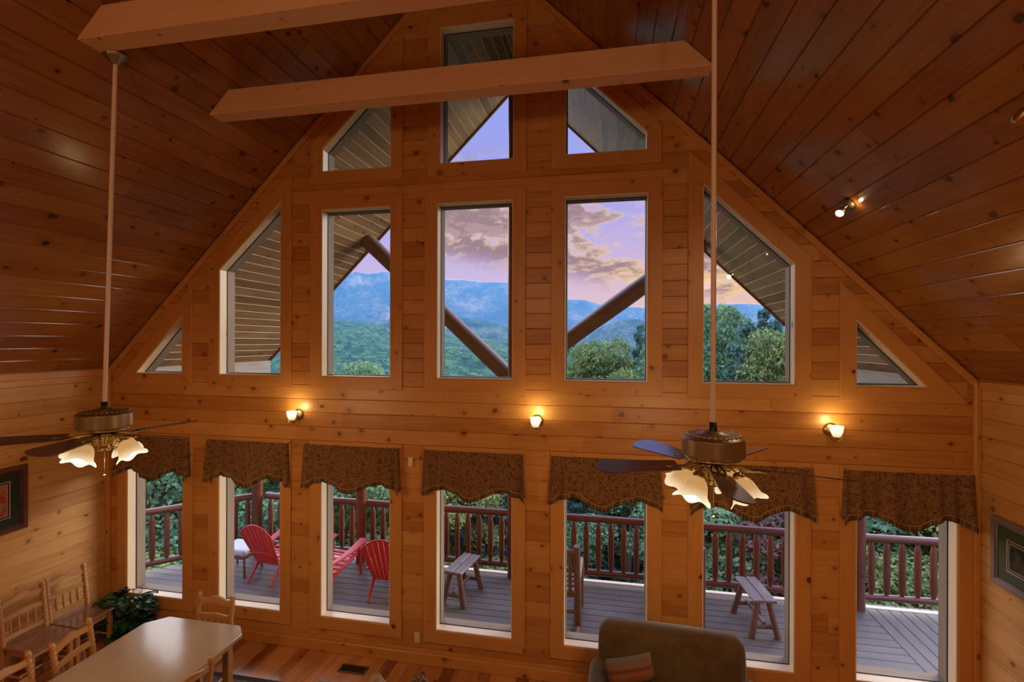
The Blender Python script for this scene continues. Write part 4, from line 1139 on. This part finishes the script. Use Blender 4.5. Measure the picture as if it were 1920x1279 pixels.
# ------------------------------------------------------------------ potted plant in the corner
t_ = thing('potted_plant', 'bushy dark green potted plant in the corner under the first window', 'plant', (-5.44, 4.74, 0))
mb = MB(); mb.lathe([(0, .001), (.10, .001), (.115, .02), (.135, .20), (.145, .21), (.140, .215), (.125, .20), (0, .19)], None, 24); mb.build('pot', M['pot'], t_)
mb = MB(); pr_ = random.Random(5)
for k in range(300):
    a = pr_.uniform(0, 6.28); L = pr_.uniform(.09, .18); out = pr_.uniform(.04, .20); hz = pr_.uniform(.12, .50)
    base = Vector((.04*math.cos(a), .04*math.sin(a), .2)); d_ = Vector((math.cos(a), math.sin(a), 0))
    p0 = base+d_*out*.9+Vector((0, 0, hz-.2)); side = Vector((-d_.y, d_.x, 0)); w_ = L*pr_.uniform(.22, .36); droop = pr_.uniform(.2, 1.0)
    P = []
    for i in range(6):
        u = i/5; ww = w_*math.sin(math.pi*min(1, u*.9+.08))**.8*(1-u*.1) if u < 1 else .001
        c = p0+d_*(L*u*(1-.3*droop*u))+Vector((0, 0, L*(.35*u-droop*u*u)))
        P.append([c-side*ww+Vector((0, 0, .012)), c, c+side*ww+Vector((0, 0, .012))])
    ok = all(XL+.03 < -5.44+q.x and 4.74+q.y < WY-.04 and q.z > .02 for r_ in P for q in r_)
    if ok:
        mb.grid(P)
mb.build('leaves', M['houseleaf'], t_)
mb = MB()
for k in range(24):
    a = pr_.uniform(0, 6.28); rr = pr_.uniform(.03, .15); mb.tube([(.03*math.cos(a), .03*math.sin(a), .19), (rr*.7*math.cos(a), rr*.7*math.sin(a), .36), (rr*math.cos(a), rr*math.sin(a), pr_.uniform(.35, .52))], .003, 5)
mb.build('stems', M['houseleaf'], t_)

# ------------------------------------------------------------------ armchair by the window, couch below the frame, rug
t_ = thing('armchair', 'wide olive brown armchair with its back to the windows', 'armchair', (.52, 4.02, 0), R(-2))
Mb = Matrix.Translation((0, .30, 0)) @ Matrix.Rotation(R(-9), 4, 'X')
mb = MB(); mb.rbox((0, 0, .55), (1.20, .24, .82), .10, Mb, n=9, bulge=.02); mb.build('backrest', M['sofa'], t_)
mb = MB(); mb.rbox((0, -.06, .24), (1.02, .74, .26), .05, n=6); mb.build('base', M['sofa'], t_)
mb = MB(); mb.rbox((0, -.10, .42), (.98, .70, .17), .07, n=7, bulge=.015); mb.build('seat_cushion', M['sofa'], t_)
for s_ in (-1, 1):
    mb = MB(); mb.rbox((s_*.592, -.04, .375), (.17, .88, .58), .08, n=8); mb.build('armrest', M['sofa'], t_)
for sx in (-1, 1):
    for sy in (-1, 1):
        mb = MB(); mb.lathe([(0, 0), (.022, 0), (.03, .12), (0, .12)], Matrix.Translation((sx*.48, sy*.3-.05, 0)), 12); mb.build('foot', M['darkframe'], t_)
t_ = thing('throw_pillow', 'tapestry throw pillow with dark bear figures, on the armchair', 'pillow', (.20, 4.05, .725), R(-6))
Mp = Matrix.Rotation(R(-16), 4, 'X') @ Matrix.Rotation(R(-17), 4, 'Y')
mb = MB(); n = 14
for sg in (-1, 1):
    P = []
    for i in range(n+1):
        row = []
        for j in range(n+1):
            u, v = -1+2*i/n, -1+2*j/n; pin = 1-.05*((1-u*u)*v*v+(1-v*v)*u*u)
            row.append(Vector((u*.195*pin, sg*.070*((1-u**4)*(1-v**4))**.5, v*.175*pin)))
        P.append(row if sg < 0 else list(reversed(row)))
    mb.grid(P)
mb.build('pillow_cover', M['bear'], t_, weld=1e-5).matrix_local = Mp
mb = MB()
for k in range(3):   # small walking animal shapes woven near the lower edge
    cx = -.115+.115*k
    for (dx_, dz_, rx, rz_) in ((0, 0, .036, .016), (.032, .010, .013, .010), (-.022, -.016, .006, .014), (-.006, -.016, .006, .014), (.014, -.016, .006, .014), (.028, -.014, .006, .013)):
        P = [Vector((cx+dx_+rx*math.cos(a), -.0705, -.055+dz_+rz_*math.sin(a))) for a in [i*math.pi/5 for i in range(10)]]
        mb.face(P, (1, 0, 0)); mb.face([p+Vector((0, .006, 0)) for p in reversed(P)], (1, 0, 0))
mb.build('woven_bears', M['bearfig'], t_).matrix_local = Mp

t_ = thing('couch', 'olive couch just below the picture, carrying two pillows', 'couch', (-1.62, 3.54, 0))
mb = MB(); mb.rbox((0, .22, .29), (1.7, .22, .50), .08, n=8); mb.build('backrest', M['sofa'], t_)
mb = MB(); mb.rbox((0, -.15, .21), (1.5, .72, .32), .06, n=6); mb.build('base', M['sofa'], t_)
for s_ in (-1, 1):
    mb = MB(); mb.rbox((s_*.82, -.12, .29), (.18, .86, .46), .08, n=7); mb.build('armrest', M['sofa'], t_)
for sx in (-1, 1):
    for sy in (-1, 1):
        mb = MB(); mb.lathe([(0, .013), (.022, .013), (.03, .07), (0, .07)], Matrix.Translation((sx*.7, sy*.25-.12, 0)), 12); mb.build('foot', M['darkframe'], t_)
def corner_pillow(loc, mat, lab, s_=.40, rz=0, ry=45, tilt=-12):
    o = MB(); Mp = Matrix.Rotation(R(tilt), 4, 'X') @ Matrix.Rotation(R(ry), 4, 'Y')
    # pillow with pointed corners
    for sg in (-1, 1):
        n = 14; P = []
        for i in range(n+1):
            row = []
            for j in range(n+1):
                u, v = -1+2*i/n, -1+2*j/n
                pin = 1-.07*((1-u*u)*v*v+(1-v*v)*u*u)
                th = .065*((1-u**4)*(1-v**4))**.6
                row.append(Mp @ Vector((u*s_/2*pin, sg*th, v*s_/2*pin)))
            P.append(row if sg < 0 else list(reversed(row)))
        o.grid(P)
    ob = o.build('throw_pillow', mat, weld=1e-5); ob.location = loc; ob.rotation_euler = (0, 0, R(rz)); tag(ob, lab, 'pillow', None); return ob
corner_pillow((-1.655, 3.36, .715), M['stripe'], 'beige striped pillow, only its top corner shows at the bottom edge', .40, rz=6, ry=42, tilt=-8)
corner_pillow((-1.40, 3.50, .675), M['tweed'], 'dark tweed pillow, only its top corner shows right of the striped one', .38, rz=-4, ry=52, tilt=-8)
t_ = thing('area_rug', 'dark taupe area rug on the plank floor beyond the table', 'rug', (-2.44, 3.0, 0))
mb = MB(); mb.box((0, 0, .006), (4.52, 2.72, .010), None, 0, .003); mb.build('pile', M['rug'], t_)
mb = MB(); L = [(-2.31, -1.41), (2.31, -1.41), (2.31, 1.41), (-2.31, 1.41)]
for i in range(4):
    (x1, y1), (x2, y2) = L[i], L[(i+1) % 4]
    mb.box(((x1+x2)/2*.985, (y1+y2)/2*.98, .0065), (abs(x2-x1)+.0 if abs(x2-x1) > .1 else .06, abs(y2-y1) if abs(y2-y1) > .1 else .06, .012), None, 0, .003)
mb.build('border', M['rugedge'], t_)

# ------------------------------------------------------------------ landscape
F_ = 921.83
def px_az(px): return math.atan((px-960)/F_)-R(11)
def px_el(px, y): return math.atan((640-y)/math.hypot(F_, px-960))
def np_mesh(name, V, Fq, mat, smooth=True):
    me = bpy.data.meshes.new(name); V = np.asarray(V, np.float32); Fq = np.asarray(Fq, np.int32); n = len(Fq); k = Fq.shape[1]
    me.vertices.add(len(V)); me.vertices.foreach_set('co', V.ravel()); me.loops.add(n*k); me.loops.foreach_set('vertex_index', Fq.ravel())
    me.polygons.add(n); me.polygons.foreach_set('loop_start', np.arange(0, n*k, k, dtype=np.int32)); me.polygons.foreach_set('loop_total', np.full(n, k, np.int32))
    me.polygons.foreach_set('use_smooth', np.full(n, smooth)); me.update(calc_edges=True); me.validate(); me.materials.append(mat); return me
def gridfaces(nr, nc):
    i, j = np.meshgrid(np.arange(nr-1), np.arange(nc-1), indexing='ij'); a = i*nc+j
    return np.stack([a, a+1, a+nc+1, a+nc], -1).reshape(-1, 4)
def hash2(ix, iy, s):
    h = np.sin(ix*127.1+iy*311.7+s*74.7)*43758.5453; return h-np.floor(h)
def vnoise(x, y, s=0):
    ix, iy = np.floor(x), np.floor(y); fx, fy = x-ix, y-iy; fx = fx*fx*(3-2*fx); fy = fy*fy*(3-2*fy)
    return (hash2(ix, iy, s)*(1-fx)+hash2(ix+1, iy, s)*fx)*(1-fy)+(hash2(ix, iy+1, s)*(1-fx)+hash2(ix+1, iy+1, s)*fx)*fy
def fbm(x, y, o=5, s=0):
    a, t = 1.0, 0.0; tot = 0
    for k in range(o): t = t+a*vnoise(x*2**k, y*2**k, s+k); tot += a; a *= .5
    return t/tot
def crowns(x, y, cell, s=0):
    """rounded tree crowns: distance to jittered points"""
    ix, iy = np.floor(x/cell), np.floor(y/cell); best = np.full(x.shape, 9.)
    for a in (-1, 0, 1):
        for b in (-1, 0, 1):
            cx, cy = ix+a, iy+b
            qx = (cx+.5+.8*(hash2(cx, cy, s)-.5))*cell; qy = (cy+.5+.8*(hash2(cx, cy, s+3)-.5))*cell
            rr = .75+.5*hash2(cx, cy, s+7)
            best = np.minimum(best, np.hypot(x-qx, y-qy)/(cell*rr))
    return np.clip(1-best**2, 0, 1)**.6
PA = [(-900, 600), (0, 575), (300, 556), (450, 545), (560, 533), (620, 528), (650, 516), (667, 511), (690, 515), (705, 513), (724, 510.5), (740, 514), (780, 521), (830, 525), (870, 526), (900, 530), (960, 530), (1000, 543), (1060, 561), (1095, 563), (1120, 569), (1140, 573), (1217, 577), (1320, 571), (1400, 569), (1480, 575), (1700, 590), (2600, 600)]
PB = [(-900, 620), (0, 610), (400, 606), (560, 598), (620, 596), (680, 606), (760, 597), (830, 592), (900, 600), (960, 616), (1020, 634), (1060, 641), (1090, 638), (1130, 612), (1160, 600), (1190, 598), (1217, 603), (1300, 612), (1500, 622), (2600, 625)]
PC = [(-900, 640), (0, 632), (400, 628), (620, 612), (700, 620), (760, 632), (830, 634), (960, 650), (1060, 664), (1217, 652), (1480, 655), (2600, 650)]
def prof(P, naz, lo=-1.25, hi=.95):
    az = np.linspace(lo, hi, naz); pz = np.array([px_az(p) for p, _ in P]); el = np.array([px_el(p, y) for p, y in P])
    return az, np.interp(az, pz, el)
def ridgemat(name, cols, sc):
    m, t, b = bsdf(name, rough=1, spec=0); tcn = t.node('ShaderNodeTexCoord')
    n = t.noise(tcn.outputs['Object'], sc, 6, .65); n2 = t.noise(tcn.outputs['Object'], sc*9, 3, .7); f = t.math('ADD', t.math('MULTIPLY', n, .55), t.math('MULTIPLY', n2, .45)); t.put(b.inputs['Base Color'], t.ramp(f, [(.38, cols[0]), (.5, cols[1]), (.62, cols[2])])); return m
def ridge(name, P, D, depth, drop, amp, seed, mat, lab, naz=700, nr=110):
    az, el = prof(P, naz); v = np.linspace(0, 1, nr)[:, None]; az = az[None, :]; el = el[None, :]
    sp = fbm(az*38, v*3.5+az*0, 5, seed); sp = 1-np.abs(2*sp-1)
    sp2 = fbm(az*150, v*9, 4, seed+9)
    dist = D-depth*v+depth*.25*(sp-.6)*np.minimum(1, v*4)
    zc = EYE+D*np.tan(el)
    z = zc-drop*(v**1.15)+amp*(sp-.72)*np.minimum(1, v*3.5)*(1-v*.3)+amp*.16*(sp2-.5)*np.minimum(1, v*8+.10)
    X = np.sin(az)*dist; Y = np.cos(az)*dist
    V = np.stack([X, Y, z], -1).reshape(-1, 3)
    o = bpy.data.objects.new(name, np_mesh(name, V, gridfaces(nr, naz), mat)); COL.objects.link(o)
    return tag(o, lab, 'mountain', 'mountain ridges')
ridge('mountain_ridge', PA, 4200, 1500, 900, 330, 3, ridgemat('far_forest_slope', ((.015, .03, .028), (.06, .09, .06), (.26, .21, .14)), .0045), 'farthest blue mountain ridge on the skyline')
ridge('mountain_ridge', PB, 2000, 800, 420, 105, 17, ridgemat('middle_forest_slope', ((.015, .035, .025), (.05, .09, .045), (.20, .19, .10)), .012), 'middle forested ridge below the skyline ridge')
# near forested hillside that drops away below the deck
fm, t, b = bsdf('forest_canopy', rough=1, spec=0); tcn = t.node('ShaderNodeTexCoord')
vo = t.node('ShaderNodeTexVoronoi'); vo.voronoi_dimensions = '2D'; t.put(vo.inputs['Vector'], tcn.outputs['Object']); vo.inputs['Scale'].default_value = .14
sc_ = t.node('ShaderNodeSeparateColor'); t.l.new(vo.outputs['Color'], sc_.inputs[0])
nn = t.noise(tcn.outputs['Object'], .45, 5, .75)
f = t.math('ADD', t.math('ADD', t.math('MULTIPLY', sc_.outputs[0], .5), .12), t.math('MULTIPLY', t.math('SUBTRACT', nn, .5), 1.1))
t.put(b.inputs['Base Color'], t.ramp(f, [(.1, (.02, .055, .035)), (.4, (.055, .12, .06)), (.68, (.12, .20, .08)), (.85, (.26, .26, .10)), (1.0, (.38, .18, .11))]))
naz, nr = 760, 360
az, el = prof(PC, naz); az = az[None, :]; el = el[None, :]
rr = np.geomspace(13., 1150, nr)[:, None]
zc = EYE+1150*np.tan(el)
kz = np.array([0, 13, 30, 60, 120, 300, 600, 1150.]); zz = np.array([-6, -7, -11, -17, -27, -44, -30, 0])
base = np.interp(rr[:, 0], kz, zz)[:, None]+np.clip((rr-300)/850, 0, 1)**1.5*zc
X = np.sin(az)*rr; Y = np.cos(az)*rr
base = base+(fbm(X/90, Y/90, 4, 5)-.5)*np.clip((rr-40)/200, 0, 1)*34
cr = crowns(X, Y, 7.5, 2)*8.5+crowns(X, Y, 3.1, 5)*2.2+vnoise(X/1.3, Y/1.3, 4)*.9
z = base+cr*np.clip((rr-38)/25, 0, 1)+crowns(X, Y, 2.0, 8)*1.2*np.clip((60-rr)/30, 0, 1)
o = bpy.data.objects.new('forest_hillside', np_mesh('forest_hillside', np.stack([X+0*z, Y+0*z, z], -1).reshape(-1, 3), gridfaces(nr, naz), fm)); COL.objects.link(o)
tag(o, 'forested valley side with mixed green and autumn crowns below the ridges', 'forest', None, 'stuff')
# ground under the deck and the house
mb = MB(); mb.face([(-60, -30, -6.6), (60, -30, -6.6), (60, 13.5, -7.2), (-60, 13.5, -7.2)], (1, 0, 0)); struct('ground', mb, bsdf('leaf_litter', (.07, .06, .035), 1)[0])

# valley haze lying over the ridges
hm = bpy.data.materials.new('valley_haze'); hm.use_nodes = True; t = NT(hm.node_tree); t.n.clear()
vs = t.node('ShaderNodeVolumeScatter'); vs.inputs['Color'].default_value = (.13, .44, .84, 1); vs.inputs['Density'].default_value = 1/5200; vs.inputs['Anisotropy'].default_value = 0
ou = t.node('ShaderNodeOutputMaterial'); t.l.new(vs.outputs[0], ou.inputs['Volume'])
n = 120; az, ea = prof(PA, n, -1.2, .9); _, ebb = prof(PB, n, -1.2, .9)
eh = np.maximum(ea, ebb)+R(.06); d0, d1 = 200., 4600.
V = []
for d_, top in ((d0, 1), (d1, 1), (d1, 0), (d0, 0)):
    for a, e in zip(az, eh): V.append((math.sin(a)*d_, math.cos(a)*d_, EYE+d_*math.tan(e) if top else -700))
Fq = []
for r_ in range(4):
    for j in range(n-1): Fq.append((r_*n+j, r_*n+j+1, ((r_+1) % 4)*n+j+1, ((r_+1) % 4)*n+j))
Fq += [(0, n, 2*n, 3*n), (n-1, 4*n-1, 3*n-1, 2*n-1)]
o = bpy.data.objects.new('valley_haze', np_mesh('valley_haze', V, Fq, hm, False)); COL.objects.link(o)
tag(o, 'thin blue haze lying in the valley before the ridges', 'haze', None, 'stuff')

# trees
def tree_mesh(name, kind, seed, mat, nleaf):
    """foliage of a tree 10 m tall, 3 m crown radius; many small leaf sprays"""
    g = np.random.default_rng(seed)
    if kind == 'broad':
        nb = 46; c = []
        for k in range(nb):
            zz_ = g.uniform(1.6, 9.2); lim = 3.0*math.sqrt(max(.05, 1-((zz_-5.0)/5.0)**2))*.78
            a = g.uniform(0, 6.283); r_ = lim*math.sqrt(g.uniform(.15, 1)); c.append((r_*math.cos(a), r_*math.sin(a), zz_, g.uniform(.65, 1.15)))
        c = np.array(c); idx = g.integers(0, nb, nleaf)
        d_ = g.normal(size=(nleaf, 3)); d_ /= np.linalg.norm(d_, axis=1)[:, None]; d_[:, 2] = np.where(d_[:, 2] < -.3, -d_[:, 2], d_[:, 2])
        pos = c[idx, :3]+d_*(c[idx, 3]*g.uniform(.72, 1.05, nleaf))[:, None]*np.array([1, 1, .8]); nrm = d_+g.normal(size=(nleaf, 3))*.45; size = g.uniform(.05, .11, nleaf); asp = .62
    else:
        nb = 170; zb = g.uniform(.8, 9.7, nb); L = (3.0*(1-(zb/10.6))**.85)*g.uniform(.75, 1.1, nb)+.12; ang = g.uniform(0, 6.283, nb)
        idx = g.choice(nb, nleaf, p=L/L.sum()); u = np.sqrt(g.uniform(.02, 1, nleaf))
        side = g.normal(size=nleaf)*.16*(1.25-u)*L[idx]**.8+0
        r_ = L[idx]*u; dx_, dy_ = np.cos(ang[idx]), np.sin(ang[idx])
        pos = np.stack([dx_*r_-dy_*side, dy_*r_+dx_*side, zb[idx]+.12*L[idx]*np.sin(u*2.2)-.10*r_*u+g.normal(size=nleaf)*.07], -1)
        nrm = np.stack([dx_*.4, dy_*.4, np.ones(nleaf)], -1)+g.normal(size=(nleaf, 3))*.5; size = g.uniform(.06, .14, nleaf); asp = .34
    nrm /= np.linalg.norm(nrm, axis=1)[:, None]
    t1 = np.cross(nrm, g.normal(size=(nleaf, 3))); t1 /= np.linalg.norm(t1, axis=1)[:, None]; t2 = np.cross(nrm, t1)
    s_ = size[:, None]; k1 = t1*s_; k2 = t2*s_*asp
    V = np.stack([pos-k1, pos+k2-k1*.1, pos+k1, pos-k2-k1*.1], 1).reshape(-1, 3)
    return np_mesh(name, V, np.arange(nleaf*4).reshape(-1, 4), mat, False)
def trunk_mesh(seed):
    mb = MB(); q = random.Random(seed)
    mb.tube([(0, 0, -1.0), (.05, 0, 2), (.0, .08, 5), (.05, 0, 8.6)], [.20, .17, .11, .03], 8)
    for k in range(9):
        a = q.uniform(0, 6.28); z0 = q.uniform(2, 7); L = 2.2*(1-z0/12); mb.tube([(0, 0, z0), (L*.5*math.cos(a), L*.5*math.sin(a), z0+.5), (L*math.cos(a), L*math.sin(a), z0+1.1)], [.06, .04, .015], 5)
    o = mb.build('trunk', M['bark']); me = o.data; bpy.data.objects.remove(o); return me
TM = {}
for k, kind, sd_, mt, nl in (('g1', 'broad', 1, 'leaf_green', 30000), ('g2', 'broad', 2, 'leaf_green', 30000), ('y1', 'broad', 3, 'leaf_yellow', 28000), ('r1', 'broad', 4, 'leaf_red', 28000), ('p1', 'pine', 5, 'leaf_pine', 34000), ('p2', 'pine', 6, 'leaf_pine', 34000)):
    TM[k] = tree_mesh('foliage', kind, sd_, M[mt], nl)
TR = [trunk_mesh(3), trunk_mesh(4)]
KN = {'g': ('broadleaf_tree', 'green broadleaf tree'), 'y': ('broadleaf_tree', 'yellow-green broadleaf tree'), 'r': ('broadleaf_tree', 'red autumn tree'), 'p': ('pine_tree', 'dark bluish green pine')}
def ground_z(d_): return float(np.interp(d_, kz, zz))
def tree(px, d_, top, k, rad, where):
    a = px_az(px); x, y = math.sin(a)*d_, math.cos(a)*d_; gz = ground_z(d_)+.2; h = top-gz
    nm, lab = KN[k[0]]
    t_ = thing(nm, lab+' '+where, 'tree', (x, y, gz), rnd.uniform(0, 6.28), 'trees beyond the deck')
    for cn, me in (('trunk', TR[len(bpy.data.objects) % 2]), ('foliage', TM[k])):
        o = bpy.data.objects.new(cn, me); COL.objects.link(o); o.parent = t_; o.scale = (rad/3, rad/3, h/10)
for tr_ in [
    (215, 17, 1.2, 'g1', 3.2, 'at the left end, beyond the angled railing'), (300, 13.5, -1.2, 'y1', 2.6, 'low behind the angled railing'), (335, 22, 2.0, 'p1', 3.4, 'behind the leftmost lower window'), (395, 17, .6, 'g2', 3.0, 'between the first and second lower windows'),
    (445, 15, -.4, 'g1', 2.7, 'behind the deck corner post'), (500, 18, .6, 'y1', 2.8, 'above the first red chair'), (560, 22, 1.6, 'g2', 3.3, 'hidden mostly by the wall between second and third windows'), (615, 16, -.3, 'g1', 2.6, 'behind the middle red chair'),
    (648, 27, 2.7, 'g2', 3.0, 'whose crown shows at the foot of the tall left window'), (700, 17, -.2, 'y1', 2.7, 'behind the rightmost red chair'), (725, 25, 1.7, 'p2', 3.0, 'rising behind the third lower window'), (775, 20, .5, 'g1', 3.0, 'behind the small white box wall section'),
    (835, 16, -.6, 'y1', 2.3, 'left of the centre, low behind the left bench'), (865, 21, .4, 'p1', 3.1, 'behind the left bench'), (925, 18, -.3, 'p2', 3.0, 'right of the left bench, beside the tallest post'), (945, 27, 1.2, 'g2', 3.2, 'far behind the tallest post'),
    (1000, 21, .6, 'p2', 3.0, 'just right of the tallest post'), (1060, 17, -.5, 'p1', 3.0, 'low behind the left rocking chair'), (1090, 37, 3.9, 'g1', 3.6, 'tall one at left in the window right of centre'), (1128, 33, 3.6, 'y1', 2.9, 'round one in the middle of the window right of centre'),
    (1120, 19, .3, 'p2', 3.0, 'behind the middle of the long railing'), (1165, 23, 2.2, 'y1', 2.3, 'pale one low in the window right of centre'), (1204, 38, 5.0, 'p1', 2.9, 'dark one at right in the window right of centre'), (1185, 16, -.6, 'g2', 2.6, 'close behind the long railing, left of the right fan'),
    (1245, 31, 3.8, 'g2', 3.4, 'behind the wall right of the centre windows'), (1240, 19, .2, 'p1', 3.0, 'hidden partly by the right fan lights'), (1300, 35, 5.2, 'g1', 3.5, 'left of the right fan rod, in the slanted window'), (1348, 36, 6.6, 'g2', 3.0, 'tallest broadleaf one in the slanted right window'),
    (1335, 17, -.4, 'g1', 2.7, 'low behind the right fan lights'), (1395, 30, 4.9, 'p2', 3.3, 'dense one in the slanted right window'), (1445, 36, 6.9, 'p1', 3.6, 'tall one at the right of the slanted window'), (1400, 19, .0, 'r1', 2.6, 'behind the right bench'),
    (1462, 16.5, -.3, 'r1', 2.5, 'nearest behind the right bench'), (1490, 29, 4.4, 'y1', 3.2, 'turning colour at the right side of the slanted window'), (1545, 24, 2.6, 'g1', 3.2, 'behind the wall left of the rightmost window'), (1570, 17, -.1, 'g2', 2.8, 'low, left of the rightmost lower window'),
    (1630, 19, .5, 'g1', 3.0, 'at left in the rightmost lower window'), (1660, 14.5, -1.4, 'y1', 2.3, 'low behind the rightmost railing'), (1705, 22, 1.5, 'p2', 3.2, 'upright in the rightmost lower window'), (1755, 17, .2, 'y1', 2.8, 'at right in the rightmost lower window'), (1820, 20, 1.6, 'g2', 3.3, 'beyond the right end of the deck'), (1900, 23, 2.4, 'p1', 3.4, 'farthest right beyond the deck')]:
    tree(*tr_)
